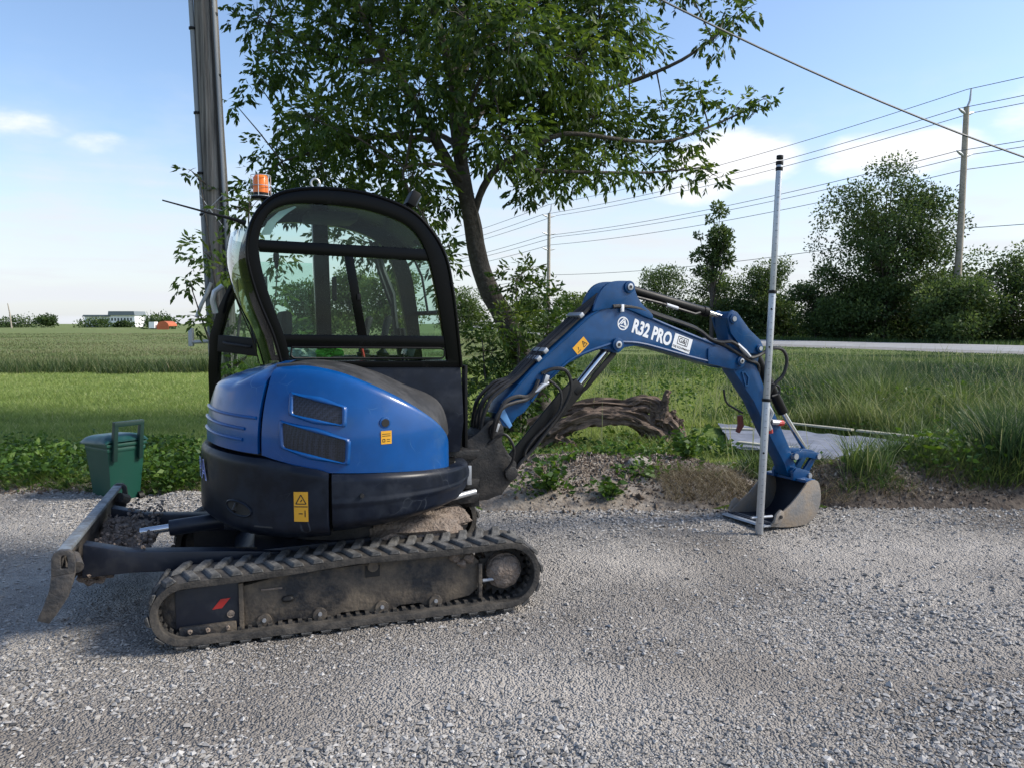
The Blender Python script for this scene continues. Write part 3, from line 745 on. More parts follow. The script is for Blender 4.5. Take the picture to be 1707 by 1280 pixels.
def loop_frame(k):
    n = len(LOOP); d = (LOOP[(k + 1) % n] - LOOP[(k - 1) % n]).normalized()
    return LOOP[k % n], d, Vector((d.z, 0, -d.x))       # point, tangent, outward normal
lug_mesh = {}
for flip in (1, -1):
    # slanted tread block: x along the belt, y across, z outwards
    a, b, c = .030, .046, .022
    bot = [(-a - c, 0, 0), (a - c, 0, 0), (a + c, .15, 0), (-a + c, .15, 0)]
    top = [(-a * .72 - c, .004, .019), (a * .55 - c, .004, .019), (a * .55 + c, .136, .019), (-a * .72 + c, .136, .019)]
    mb = MB().add([(x, y * flip, z) for x, y, z in bot + top], [(0, 1, 2, 3), (4, 7, 6, 5), (0, 4, 5, 1), (1, 5, 6, 2), (2, 6, 7, 3), (3, 7, 4, 0)])
    lug_mesh[flip] = mb.mesh('lug', bevel=.004, seg=1, smooth=20); lug_mesh[flip].materials.append(M['lug'])
def track(side):
    """side -1: the one towards the camera, +1: the far one"""
    yo, yi = .78 * side, .49 * side; n = len(LOOP)
    prof = [(-.022, .006), (-.018, 0.0), (.010, 0.0), (.014, .06), (.014, .94), (.010, 1.0), (-.022, 1.0)]
    P = []
    for k in range(n + 1):
        p, d, o = loop_frame(k)
        P.append([(p.x + o.x * q, yo + (yi - yo) * w, p.z + o.z * q) for q, w in prof + prof[:1]])
    belt = MB().grid(P).build('rubber_track', M['rubber'], EX, FT, smooth=40)
    nl_ = 44
    for k in range(nl_):
        for row in (0, 1):
            kk = int((k + .5 * row) * n / nl_) % n
            p, d, o = loop_frame(kk)
            lo = link('lug', lug_mesh[1 if row == 0 else -1], None, belt)
            y0 = (yo + yi) / 2 + (-.146 if row == 0 else .146)
            lo.matrix_basis = Matrix(((d.x, 0, o.x, p.x + o.x * .012), (0, 1, 0, y0), (d.z, 0, o.z, p.z + o.z * .012), (0, 0, 0, 1)))
    tm = MB()
    for k in range(n // 2):
        p, d, o = loop_frame(k * 2); q = p - o * .024
        rot = Matrix(((d.x, 0, o.x), (0, 1, 0), (d.z, 0, o.z)))
        tm.box((q.x, yo - .072 * side, q.z), (.020, .04, .022), rot); tm.box((q.x, yo - .20 * side, q.z), (.022, .04, .03), rot)
    tag(tm.build('inner_teeth', M['rubber'], belt, FT, smooth=0), kind='stuff')
    y0, y1 = .70 * side, .52 * side
    fr = MB().prism([(-.56, .055), (-.56, .262), (-.40, .292), (.02, .315), (.30, .325), (.60, .332), (.655, .27), (.645, .12), (.60, .085), (.50, .070), (.46, .052), (.36, .052), (.33, .075), (.22, .075), (.18, .05), (.07, .05), (.03, .072), (-.08, .070), (-.13, .045), (-.25, .045), (-.29, .068), (-.38, .066), (-.42, .048), (-.50, .05)], y0, y1).build('track_frame', M['muddysteel'], EX, FT, bevel=.008)
    ys = y0 + .004 * side
    MB().prism([(-.865, .085), (-.865, .275), (-.57, .288), (-.57, .06), (-.80, .075)], y0 + .012 * side, y1).build('idler_guard', M['navysteel'], fr, FT, bevel=.006)
    MB().box((-.565, y0 + .010 * side, .17), (.022, .03, .23)).build('guard_rib', M['muddysteel'], fr, FT, bevel=.003)
    MB().box((-.72, y0 + .014 * side, .072), (.26, .035, .05), Matrix.Rotation(R(-1), 3, 'Y')).build('scraper_bar', M['muddysteel'], fr, FT, bevel=.006)
    for x in (-.80, -.72, -.63): MB().ball((x, y0 + .034 * side, .074), .014, .4, 1).build('mud_clod', M['mud'], fr, FT)
    if side < 0:
        MB().prism([(-.70, .165), (-.655, .168), (-.615, .215), (-.66, .213)], y0 - .0155, y0 - .013).build('red_mark', M['red'], fr, FT, smooth=0)
        MB().cyl((-.615, y0 - .012, .135), (-.615, y0 - .02, .135), .018, 14).build('bolt', M['mud'], fr, FT)
    for x, z in ((-.345, .176),):
        MB().tube([(x - .03 + .06 * (k / 10), ys, z) for k in range(11)], [.017 * math.sqrt(max(.05, 1 - (k / 5 - 1) ** 4)) for k in range(11)], 10).build('frame_slot', M['ink'], fr, FT)
    MB().box((.08, y0 + .003 * side, .275), (.075, .006, .06)).build('roller_window', M['ink'], fr, FT)
    MB().cyl((.08, y0 + .03 * side, .305), (.08, y1, .305), .028, 20).build('carrier_roller', M['muddysteel'], fr, FT, bevel=.004)
    for x in (-.46, -.19, .125, .41):
        r_ = MB().cyl((x, y0 + .018 * side, .078), (x, y1 - .1 * side, .078), .036, 22).build('roller', M['muddysteel'], fr, FT, bevel=.004)
        MB().cyl((x, y0 + .018 * side, .085), (x, y0 + .028 * side, .085), .010, 10).build('roller_bolt', M['pinsteel'], r_, FT)
    MB().box((-.42, ys, .235), (.10, .006, .008)).build('weld_ridge', M['mud'], fr, FT)
    MB().box((.655, y0 + .012 * side, .17), (.020, .03, .19)).build('motor_bracket', M['muddysteel'], fr, FT, bevel=.003)
    MB().cyl((.67, y0 + .012 * side, .165), (.735, y0 + .012 * side, .168), .010, 10).build('grease_nipple', M['pinsteel'], fr, FT)
    for (x, z, r_) in ((.52, .305, .03), (.56, .27, .026), (.60, .295, .03)): MB().ball((x, y0, z), r_, .5, 2).build('mud_clod', M['mud'], fr, FT)
    sp = MB()
    teeth = 19; out = []
    for k in range(teeth * 4):
        a = 2 * math.pi * k / (teeth * 4); rr = .146 if k % 4 in (0, 1) else .122
        out.append((.80 + rr * math.cos(a), .202 + rr * math.sin(a)))
    sp.prism(out, .655 * side, .60 * side)
    spo = sp.build('sprocket', M['casting'], EX, FT)
    MB().tube([(.80, .60 * side, .202), (.80, .69 * side, .202)], [.105, .098], 26).ball((.80, .69 * side, .202), .094, .16, 4, (1, .60, 1)).build('motor_hub', M['mud'], spo, FT, smooth=30)
    MB().tube([(.80, .46 * side, .202), (.80, .60 * side, .202)], .11, 26).build('drive_motor', M['casting'], spo, FT)
    idl = MB().tube([(-.815, .54 * side, .176), (-.815, .56 * side, .176), (-.815, .69 * side, .176), (-.815, .705 * side, .176)], [.10, .128, .128, .10], 30).build('idler_wheel', M['muddysteel'], EX, FT)
for s_ in (-1, 1): track(s_)
uc = MB().prism([(-.62, .22), (-.5, .36), (.45, .38), (.6, .25), (.4, .17), (-.45, .17)], -.42, .42).build('undercarriage_frame', M['navysteel'], EX, FT, bevel=.012)
for sy in (-1, 1): MB().box((0, .47 * sy, .24), (.7, .14, .12)).build('cross_member', M['muddysteel'], uc, FT, bevel=.01)
MB().cyl((0, 0, .37), (0, 0, .475), .40, 40).build('slew_ring', M['casting'], EX, FT)
MB().ball((.35, -.35, .385), .16, .5, 3, (1.8, 1, .5)).ball((.55, -.15, .38), .12, .5, 3, (1.6, 1.3, .5)).build('packed_mud', M['mud'], uc, FT)

# --- dozer blade
bl_out = [(-1.430, .225), (-1.382, .205), (-1.350, .245), (-1.305, .315), (-1.278, .39), (-1.268, .47), (-1.272, .515), (-1.292, .535), (-1.33, .537), (-1.352, .525), (-1.362, .50), (-1.362, .44), (-1.375, .36), (-1.40, .29)]
blade = MB().prism([(x + .0, z) for x, z in bl_out[:1] + [(-1.395, .225), (-1.365, .30), (-1.340, .40), (-1.330, .50), (-1.345, .515)] + [(-1.362, .50), (-1.362, .44), (-1.375, .36), (-1.40, .29)]], -.76, .76).build('dozer_blade', M['bladesteel'], EX, FT, bevel=.004)
MB().box((-1.322, 0, .518), (.050, 1.50, .022), Matrix.Rotation(R(4), 3, 'Y')).build('top_rail', M['bladetop'], blade, FT, bevel=.005)
for sy in (-1, 1):
    # end plate with its slot
    A = [(-1.362, .50), (-1.352, .525), (-1.33, .537), (-1.292, .535), (-1.272, .515), (-1.268, .47), (-1.270, .43), (-1.366, .42)]
    Bq = [(-1.325, .492), (-1.322, .508), (-1.314, .514), (-1.306, .514), (-1.300, .508), (-1.297, .492), (-1.298, .452), (-1.326, .452)]
    ep = MB().band(A, Bq, .76 * sy, .79 * sy).prism([(-1.366, .42), (-1.270, .43), (-1.278, .39), (-1.305, .315), (-1.350, .245), (-1.382, .205), (-1.430, .225), (-1.40, .29), (-1.375, .36)], .76 * sy, .79 * sy)
    ep.build('end_plate', M['bladesteel'], blade, FT, bevel=.004)
    MB().tube([(-1.30, .66 * sy, .47), (-1.27, .74 * sy, .44)], .03, 10).build('gusset', M['bladesteel'], blade, FT)
for k, (x, y, z, r_) in enumerate([(-1.24, -.10, .37, .13), (-1.20, .12, .40, .14), (-1.22, .32, .42, .13), (-1.13, .02, .36, .11), (-1.12, .28, .40, .12), (-1.25, -.32, .36, .10), (-1.15, .45, .41, .10), (-1.08, .16, .40, .09)]):
    MB().ball((x - .02, y, z - .065), r_ * .82, .6, 4, (.9, 1.35, .60)).build('mud_heap', M['mud'], blade, FT, smooth=0)
hr = random.Random(3); hc = MB()
for _ in range(260):
    y_ = hr.uniform(-.42, .52); x_ = hr.uniform(-1.31, -1.02); q = hr.uniform(.005, .013); hc.ball((x_, y_, .395 + .05 * math.sin((x_ + 1.31) * 9) + hr.uniform(-.06, .02) + .05 * y_), q, .9, 1, (1, 1, .8))
tag(hc.build('mud_crumbs', M['mud'], blade, FT, smooth=0), kind='stuff')
for sy in (-1, 1):
    MB().prism([(-1.30, .47), (-1.10, .415), (-.62, .375), (-.30, .34), (-.30, .25), (-.62, .275), (-1.08, .305), (-1.31, .30)], .36 * sy, .45 * sy).build('blade_arm', M['navysteel'], EX, FT, bevel=.008)
cy = MB().cyl((-1.10, 0, .40), (-.93, 0, .415), .022, 14).build('blade_cylinder_rod', M['chrome'], EX, FT)
MB().cyl((-.95, 0, .41), (-.60, 0, .44), .045, 18).box((-.56, 0, .44), (.20, .12, .10)).build('blade_cylinder', M['navysteel'], EX, FT, bevel=.005)

# --- house: surfaces of revolution round the slew axis
def hp(phi, z, r): return (r * math.cos(R(phi)), r * math.sin(R(phi)), z)
def rblue(z): return .735 - .115 * max(0, (z - .93) / .4) ** 2
def revolve_panel(name, m, phis, zlo, zhi, rf, parent=EX, nz=14, thick=.022, frame=FH, **kw):
    P, Q = [], []
    for ph in phis:
        a, b = zlo(ph), zhi(ph); row, row2 = [], []
        for j in range(nz + 1):
            z = a + (b - a) * j / nz; t = j / nz; r = rf(z, t, ph)
            row.append(hp(ph, z, r)); row2.append(hp(ph, z, r - thick))
        P.append(row); Q.append(row2)
    return MB().shell(P, Q).build(name, m, parent, frame, smooth=38, **kw)
cwlo = lambda p: float(np.interp(abs(p), [75, 104, 121, 146, 164, 196, 240, 285], [.50, .479, .465, .468, .49, .49, .468, .48]))
cwhi = lambda p: float(np.interp(abs(p), [75, 105, 107, 130, 166, 194, 230, 255], [.80, .806, .822, .875, .895, .895, .88, .82]))
def cwr(z, t, p):
    r = .775 - .012 * (t - .5)
    if t < .16: r -= .075 * ((.16 - t) / .16) ** 1.7
    if t > .93: r -= .018 * ((t - .93) / .07) ** 1.5
    return r
cw = revolve_panel('counterweight', M['charcoal'], np.linspace(-104.2, -256, 70), cwlo, cwhi, cwr, nz=22, thick=.06)
sklo = lambda p: float(np.interp(p, [-104, -67, -42, -22, -10], [.496, .525, .54, .625, .69]))
skhi = lambda p: float(np.interp(p, [-104, -83, -46, -19, -10], [.800, .790, .760, .735, .73]))
def skr(z, t, p):
    r = .772 - .02 * abs(t - .6)
    if t < .2: r -= .07 * ((.2 - t) / .2) ** 1.6
    if abs(t - .52) < .03: r += .006
    if t > .9: r -= .02 * ((t - .9) / .1) ** 1.5
    return r - .03 * max(0, (p + 30) / 20)
sk = revolve_panel('side_skirt', M['charcoal'], np.linspace(-103.0, -10, 52), sklo, skhi, skr, nz=24, thick=.05)
MB().cyl(hp(-92, .69, .76), hp(-92, .69, .784), .011, 12).build('skirt_bolt', M['ink'], sk, FH)
splo = lambda p: float(np.interp(p, [-132, -105, -82, -46, -41], [.885, .800, .785, .752, .75])) + .006
def catmull(L, k=5):
    n = len(L); out = []
    for i in range(n - 1):
        p0, p1, p2, p3 = L[max(i - 1, 0)], L[i], L[i + 1], L[min(i + 2, n - 1)]
        for j in range(k):
            t = j / k; out.append(tuple(.5 * (2 * p1[c] + (p2[c] - p0[c]) * t + (2 * p0[c] - 5 * p1[c] + 4 * p2[c] - p3[c]) * t * t + (3 * p1[c] - p0[c] - 3 * p2[c] + p3[c]) * t ** 3) for c in range(2)))
    return out + [L[-1]]
_sp = catmull([(-132, 1.325), (-126, 1.331), (-115, 1.335), (-98.5, 1.300), (-81.6, 1.222), (-67.6, 1.135), (-55, 1.035), (-48, .955), (-44, .875), (-41, .79)])
sphi = lambda p: float(np.interp(p, [q[0] for q in _sp], [q[1] for q in _sp]))
def spr(z, t, p):
    r = rblue(z)
    if t > .94: r -= .03 * ((t - .94) / .06) ** 1.5
    if p > -50: r -= .04 * ((p + 50) / 9) ** 2
    return r
panel = revolve_panel('side_panel', M['blue'], np.concatenate([np.linspace(-131.6, -50, 44), np.linspace(-49, -41, 10)]), splo, sphi, spr, nz=26)
hdlo = lambda p: float(np.interp(abs(p), [133, 167, 193, 227, 262], [.895, .915, .915, .90, .86]))
hdhi = lambda p: float(np.interp(abs(p), [133, 145, 155, 205, 262], [1.325, 1.318, 1.275, 1.275, 1.32]))
def hdr(z, t, p):
    r = rblue(z) + .004
    if t > .80: r -= .10 * ((t - .80) / .20) ** 2
    return r
hood = revolve_panel('engine_hood', M['blue'], np.linspace(-133.3, -262, 60), hdlo, hdhi, hdr, nz=26)
for (a0, a1, z0, z1) in ((-134.5, -180, 1.075, 1.10), (-140, -180, 1.018, 1.045), (-141, -180, .962, .985)):
    pth = [hp(a0 + (a1 - a0) * k / 24, z0 + (z1 - z0) * k / 24, rblue(z0) + .004) for k in range(25)]
    MB().tube(pth, .009, 8).build('hood_rib', M['blue'], hood, FH)
# hood lid and the dark cover over the side panel
P = []
for p in np.linspace(-133.3, -262, 50):
    z = hdhi(p); r0 = hdr(z, 1, p)
    P.append([hp(p, z - .002, r0), hp(p, z + .012, r0 - .03), hp(p, z + .03, r0 - .12), hp(p, 1.345, r0 * .45), hp(p, 1.35, .05)])
MB().grid(P).build('hood_lid', M['blue'], hood, FH)
_ti = catmull([(-132, 1.335), (-115, 1.35), (-98.5, 1.338), (-81.6, 1.285), (-67.6, 1.205), (-51, 1.10), (-41, .90)])
ph_ = list(np.linspace(-132, -41, 46))
P = []
for p in ph_:
    z = sphi(p); r0 = spr(z, 1, p) - .004; o = Vector(hp(p, z - .003, r0))
    xi = float(np.interp(o.x, [-.42, -.1, .3, .52], [-.40, -.05, .38, .645])); zi = float(np.interp(p, [q[0] for q in _ti], [q[1] for q in _ti]))
    i_ = Vector((xi, -.17, zi)); row = [o, o + Vector((0, 0, .012)) + (i_ - o) * .04]
    for t in (.2, .45, .7, 1): q = o.lerp(i_, t); q.z = o.z + .012 + (zi - o.z - .012) * math.sin(t * math.pi / 2); row.append(q)
    P.append(row)
MB().grid(P).build('top_cover', M['greyplastic'], EX, FH, smooth=40)
# dark core so that seams read as seams
P = []
for p in np.linspace(-10, -350, 60):
    P.append([hp(p, z, r) for z, r in ((.50, .66), (.50, .69), (.80, .69), (.84, .68), (1.0, .66), (1.15, .60), (1.25, .54))])
core = MB()
core.grid([[hp(p, z, r) for z, r in ((.47, .05), (.49, .66), (.80, .70), (.90, .68), (1.10, .64), (1.24, .58), (1.26, .05))] for p in np.linspace(-104, -255, 40)])
core.grid([[hp(p, z, r) for z, r in ((.47, .05), (.50, .60), (.74, .68), (.76, .05))] for p in np.linspace(-105, 106, 44)])
core.build('house_frame', M['blackmatt'], EX, FH)
# vents: rim and wire mesh
def mesh_mat():
    m = bpy.data.materials.new('vent_mesh'); m.use_nodes = True; t = m.node_tree; b = t.nodes['Principled BSDF']
    g = N(t, 'ShaderNodeTexCoord').outputs['Object']
    v = N(t, 'ShaderNodeTexVoronoi'); v.inputs['Scale'].default_value = 120; v.inputs['Randomness'].default_value = .25; t.links.new(g, v.inputs['Vector'])
    t.links.new(ramp(t, v.outputs['Distance'], [(.35, (.003, .003, .005)), (.6, (.020, .024, .042))]), b.inputs['Base Color'])
    b.inputs['Roughness'].default_value = .45; return m
VM = mesh_mat()
def vent(c4):
    """c4: corners (phi, z) going round"""
    def at(u, v, off):
        a = [c4[0][i] * (1 - u) * (1 - v) + c4[1][i] * u * (1 - v) + c4[2][i] * u * v + c4[3][i] * (1 - u) * v for i in (0, 1)]
        return hp(a[0], a[1], rblue(a[1]) + off)
    g = MB().grid([[at(i / 12, j / 8, .003) for j in range(9)] for i in range(13)]).build('vent_mesh', VM, panel, FH)
    loop = [at(t, 0, 0) for t in np.linspace(.03, .97, 10)] + [at(1, t, 0) for t in np.linspace(.08, .92, 6)] + [at(t, 1, 0) for t in np.linspace(.97, .03, 10)] + [at(0, t, 0) for t in np.linspace(.92, .08, 6)]
    out = [Vector(p) for p in loop]
    mb = MB(); n = len(out); rows = []
    cen = sum(out, Vector()) / n
    for p in out:
        nrm = Vector((p.x, p.y, 0)).normalized(); d = (p - cen).normalized()
        rows.append([p + nrm * .001 - d * .004, p + nrm * .011 + d * .001, p + nrm * .013 + d * .008, p + nrm * .007 + d * .017, p - nrm * .004 + d * .024])
    rows.append(rows[0]); mb.grid(rows)
    mb.build('vent_rim', M['blue'], g, FH, smooth=60)
vent([(-119, 1.197), (-98.5, 1.132), (-98.7, 1.045), (-118.5, 1.10)])
vent([(-122.5, 1.06), (-97.3, .968), (-97.8, .853), (-121.8, .935)])
MB().cyl(hp(-81.5, 1.046, .69), hp(-81.5, 1.046, rblue(1.046) + .006), .030, 24).build('lock_ring', M['blue'], panel, FH, bevel=.004)
MB().cyl(hp(-81.5, 1.046, .69), hp(-81.5, 1.046, rblue(1.046) + .0085), .021, 24).build('lock_hole', M['ink'], panel, FH)

def text_verts(body, size, bold=.0):
    cu = bpy.data.curves.new('t', 'FONT'); cu.body = body; cu.size = size; cu.align_x = 'CENTER'; cu.align_y = 'CENTER'; cu.offset = bold; cu.resolution_u = 3
    o = bpy.data.objects.new('t', cu); col.objects.link(o)
    dg = bpy.context.evaluated_depsgraph_get(); me = bpy.data.meshes.new_from_object(o.evaluated_get(dg))
    vs = [v.co.copy() for v in me.vertices]; fs = [tuple(p.vertices) for p in me.polygons]
    bpy.data.objects.remove(o); bpy.data.curves.remove(cu); bpy.data.meshes.remove(me)
    return vs, fs
def lettering(name, body, size, place, m, parent, frame, bold=0.0):
    vs, fs = text_verts(body, size, bold)
    return MB().add([place(v.x, v.y) for v in vs], fs).build(name, m, parent, frame, smooth=0)
def on_cyl(phi0, z0, r):
    return lambda x, y: hp(phi0 + math.degrees(x / r), z0 + y, r)
def rect(place, w, h, nx=6):
    return MB().grid([[place(-w / 2 + w * i / nx, y) for y in (-h / 2, h / 2)] for i in range(nx + 1)])
def strokes(place, segs, wid):
    mb = MB()
    for (x0, y0), (x1, y1) in segs:
        dx_, dy_ = x1 - x0, y1 - y0; l = math.hypot(dx_, dy_); nx_, ny_ = -dy_ / l * wid / 2, dx_ / l * wid / 2
        mb.add([place(x0 + nx_, y0 + ny_), place(x1 + nx_, y1 + ny_), place(x1 - nx_, y1 - ny_), place(x0 - nx_, y0 - ny_)], [(0, 1, 2, 3)])
    return mb
# stickers and lettering of the house
st = rect(on_cyl(-114.2, .645, .7785), .072, .150).build('warning_sticker', M['yellow'], cw, FH)
pl_ = on_cyl(-114.2, .645, .7795)
strokes(pl_, [((-.026, .014), (.026, .014)), ((.026, .014), (0, .060)), ((0, .060), (-.026, .014)), ((-.034, 0), (.034, 0)), ((-.012, -.035), (.008, -.035)), ((-.002, .024), (.006, .036)), ((.020, -.018), (.020, -.052))], .005).build('print', M['ink'], st, FH)
st = rect(on_cyl(-81.3, .972, rblue(.972) + .003), .058, .068).build('yellow_sticker', M['yellow'], panel, FH)
strokes(on_cyl(-81.3, .972, rblue(.972) + .004), [((-.022, .018), (.022, .018)), ((-.022, .008), (.022, .008)), ((-.020, -.008), (-.008, -.008)), ((-.020, -.022), (-.008, -.022)), ((-.020, -.008), (-.020, -.022)), ((-.008, -.008), (-.008, -.022)), ((.002, -.010), (.020, -.010)), ((.002, -.020), (.020, -.020))], .003).build('print', M['ink'], st, FH)
lettering('lettering', 'RIPPA', .15, on_cyl(-178, .765, .781), mat('blue_white_vinyl', (.42, .50, .85), .5), cw, FH, .004)
lettering('lettering_fill', 'RIPPA', .15, on_cyl(-178, .765, .7825), mat('deep_blue_vinyl', (.03, .05, .30), .5), cw, FH, -.003)
# tow recess in the counterweight
P = []
mb = MB()
ring = [(hp(-141 + 6.5 * math.cos(a), .615 + .036 * math.sin(a) - .012 * math.cos(a), .779)) for a in np.linspace(0, 2 * math.pi, 30)]
mb.tube(ring, .006, 6, False); mb.build('recess_rim', M['charcoal'], cw, FH)
MB().add([hp(-141, .615, .778)] + [hp(-141 + 6.3 * math.cos(a), .615 + .034 * math.sin(a) - .012 * math.cos(a), .779) for a in np.linspace(0, 2 * math.pi, 24, endpoint=False)], [(0, 1 + i, 1 + (i + 1) % 24) for i in range(24)]).build('tow_recess', M['ink'], cw, FH)
MB().tube([hp(-142, .64, .782), hp(-142, .61, .80), hp(-142.4, .595, .786)], .006, 8).build('tow_pin', M['casting'], cw, FH)
MB().tube([hp(p, .533 + .002 * math.cos((p + 128) / 8), .772) for p in np.linspace(-136, -121, 12)], [.002, .005, .007, .008, .008, .008, .008, .008, .007, .006, .004, .002], 6).build('scuff_ridge', M['greyplastic'], cw, FH)

# --- cab
OUT = [(-.341, 1.31), (-.385, 1.484), (-.459, 1.681), (-.508, 1.875), (-.507, 2.003), (-.464, 2.134), (-.368, 2.236), (-.224, 2.283), (-.027, 2.296), (.176, 2.275), (.386, 2.205), (.511, 2.096), (.602, 1.942), (.646, 1.729), (.675, 1.478), (.694, 1.289)]
INN = [(-.300, 1.345), (-.325, 1.48), (-.395, 1.68), (-.442, 1.87), (-.448, 2.01), (-.405, 2.125), (-.33, 2.185), (-.20, 2.208), (-.02, 2.206), (.16, 2.185), (.33, 2.135), (.43, 2.06), (.495, 1.93), (.545, 1.72), (.585, 1.478), (.608, 1.33)]
def refine(L, k=4):
    """smooth curve through the points"""
    n = len(L); out = []
    for i in range(n - 1):
        p0, p1, p2, p3 = L[max(i - 1, 0)], L[i], L[i + 1], L[min(i + 2, n - 1)]
        for j in range(k):
            t = j / k
            out.append(tuple(.5 * (2 * p1[c] + (p2[c] - p0[c]) * t + (2 * p0[c] - 5 * p1[c] + 4 * p2[c] - p3[c]) * t * t + (3 * p1[c] - p0[c] - 3 * p2[c] + p3[c]) * t ** 3) for c in range(len(p1))))
    return out + [tuple(L[-1])]
RO, RI = refine(OUT), refine(INN)
YN, YF = -.17, .70
cab = MB().band(RO, RI, YN - .022, YN + .022, True).build('cab_frame', M['black'], EX, FH, bevel=.006)
rim = MB().tube([(x, YN - .020, z) for x, z in RO], .011, 8).build('frame_trim', M['black'], cab, FH)
MB().band(RO, RI, YF - .03, YF + .02, True).build('far_side_frame', M['black'], cab, FH)
MB().prism([(-.455, 2.003), (.484, 1.985), (.500, 1.916), (-.447, 1.938)], YN - .016, YN + .016).build('window_rail', M['black'], cab, FH, bevel=.004)
MB().prism([(-.340, 1.492), (.585, 1.476), (.602, 1.405), (-.318, 1.420)], YN - .018, YN + .018).build('window_rail', M['black'], cab, FH, bevel=.004)
MB().prism([(.002, 1.965), (.054, 1.965), (.133, 1.46), (.081, 1.46)], YN - .013, YN + .013).build('window_mullion', M['black'], cab, FH, bevel=.004)
MB().box((.085, YN - .018, 1.70), (.022, .02, .035)).build('window_latch', M['blackmatt'], cab, FH, bevel=.003)
def pane(name, pts, y, m='glass', par=None): return MB().prism(pts, y - .003, y + .003).build(name, M[m], par or cab, FH, smooth=0)
pane('upper_pane', [(-.447, 1.985)] + [p for p in RI if p[1] > 1.99] + [(.485, 1.965)], YN)
pane('rear_pane', [(-.445, 1.953), (.030, 1.945), (.108, 1.463), (-.325, 1.472)] + [p for p in RI if 1.48 < p[1] < 1.95 and p[0] < 0], YN - .006)
pane('front_pane', [(.036, 1.945), (.495, 1.93), (.585, 1.46), (.108, 1.463)], YN + .006)
pane('lower_pane', [(-.318, 1.430), (.600, 1.412), (.606, 1.335), (-.302, 1.348)], YN)
MB().tube([(-.29, YN - .016, 1.42), (.565, YN - .016, 1.405), (.59, YN - .016, 1.395), (.592, YN - .016, 1.36), (.575, YN - .016, 1.345), (-.28, YN - .016, 1.36), (-.295, YN - .016, 1.375), (-.29, YN - .016, 1.42)], .006, 6, False).build('pane_seal', M['blackmatt'], cab, FH)
# highlight inside the rear upper corner, put in as a pale strip
MB().band([(-.44, 2.03), (-.40, 2.105), (-.34, 2.16), (-.255, 2.195)], [(-.385, 2.035), (-.355, 2.10), (-.30, 2.15), (-.245, 2.19)], YN + .012, YN + .018, False).build('corner_highlight', M['galv'], cab, FH)
MB().prism([(-.36, 1.312), (.694, 1.290), (.712, .966), (.685, .78), (-.2, .78)], YN - .015, YN + .02).build('lower_side_panel', M['charcoal'], cab, FH, bevel=.006)
MB().box((.725, YN + .01, 1.05), (.02, .06, .5)).build('front_edge_trim', M['blackmatt'], cab, FH, bevel=.005)
# roof skin, windscreen, rear glass between both sides
def span(L, y0, y1, bulge, nrm, n=8):
    rows = []
    for k in range(n + 1):
        t = k / n; y = y0 + (y1 - y0) * t; b = bulge * math.sin(math.pi * t)
        rows.append([(x + nrm[0] * b, y, z + nrm[1] * b) for x, z in L])
    return rows
roofL = [p for p in RO if p[1] > 2.06]
A = span(roofL, YN, YF, .02, (0, 1)); Bq = [[(x, y, z - .04) for x, y, z in r] for r in A]
roof = MB().shell(A, Bq).build('cab_roof', M['black'], cab, FH)
rearL = [(x, z) for x, z in RO if x < -.30 and z < 2.08]
P = []
for k in range(15):
    t = k / 14; y = YN + .01 + (YF - YN - .02) * t; b = .085 * math.sin(math.pi * t) ** .6
    P.append([(x - b, y, z) for x, z in rearL])
MB().grid(P).build('rear_window', M['rearglass'], cab, FH)
MB().tube([(x - .075, (YN + YF) / 2 + .1, z) for x, z in rearL], .012, 8).build('rear_window_seal', M['black'], cab, FH)
frontL = [(x, z) for x, z in RO if x > .40 and z < 2.19]
MB().grid(span(frontL, YN + .02, YF - .03, .03, (1, 0))).build('windscreen', M['glass'], cab, FH)
for z_ in (1.30, 1.62):
    x_ = float(np.interp(-z_, [-p[1] for p in frontL], [p[0] for p in frontL]))
    MB().tube([(x_ - .01, YN, z_), (x_ + .02, .25, z_), (x_ - .01, YF, z_)], .016, 8).build('windscreen_bar', M['black'], cab, FH)
MB().tube([(.50, .30, 2.05), (.58, .26, 1.85), (.60, .2, 1.62)], .008, 6).build('wiper_arm', M['blackmatt'], cab, FH)
# far pillar and door opening
MB().prism([(-.03, 1.30), (.07, 1.30), (.05, 2.24), (-.05, 2.24)], YF - .04, YF + .02).build('door_pillar', M['black'], cab, FH, bevel=.006)
MB().box((.085, YF - .05, 1.78), (.03, .03, .16)).build('grab_handle', M['blackmatt'], cab, FH, bevel=.008)
pane('far_rear_pane', [(-.44, 1.95), (-.05, 1.95), (-.03, 1.33), (-.29, 1.36), (-.39, 1.68)], YF)
MB().prism([(-.30, 1.30), (.69, 1.289), (.70, .80), (-.2, .80)], YF - .02, YF + .02).build('far_side_panel', M['charcoal'], cab, FH)
MB().box((.2, .27, .83), (1.0, .9, .06)).build('cab_floor', M['blackmatt'], cab, FH)
# open door swung back along the far side
FHs = FH
FH = FHs @ Matrix.Translation((-.33, .76, 0)) @ rotz(-35) @ Matrix.Scale(1.22, 4, (1, 0, 0)) @ Matrix.Translation((.33, 0, 0))
DO = [(-.40, 1.86), (-.47, 1.86), (-.56, 1.80), (-.63, 1.65), (-.685, 1.47), (-.70, 1.25), (-.70, .95), (-.66, .84), (-.34, .84), (-.34, 1.86)]
DI = [(-.40, 1.81), (-.45, 1.81), (-.515, 1.76), (-.575, 1.63), (-.625, 1.45), (-.64, 1.25), (-.64, .98), (-.61, .90), (-.38, .90), (-.38, 1.81)]
YD = 0.0
door = MB().band(DO, DI, YD - .02, YD + .02).build('cab_door', M['black'], EX, FH, bevel=.005)
MB().prism([(-.63, 1.475), (-.38, 1.45), (-.38, 1.33), (-.64, 1.365)], YD - .022, YD + .022).build('door_band', M['blackmatt'], door, FH, bevel=.005)
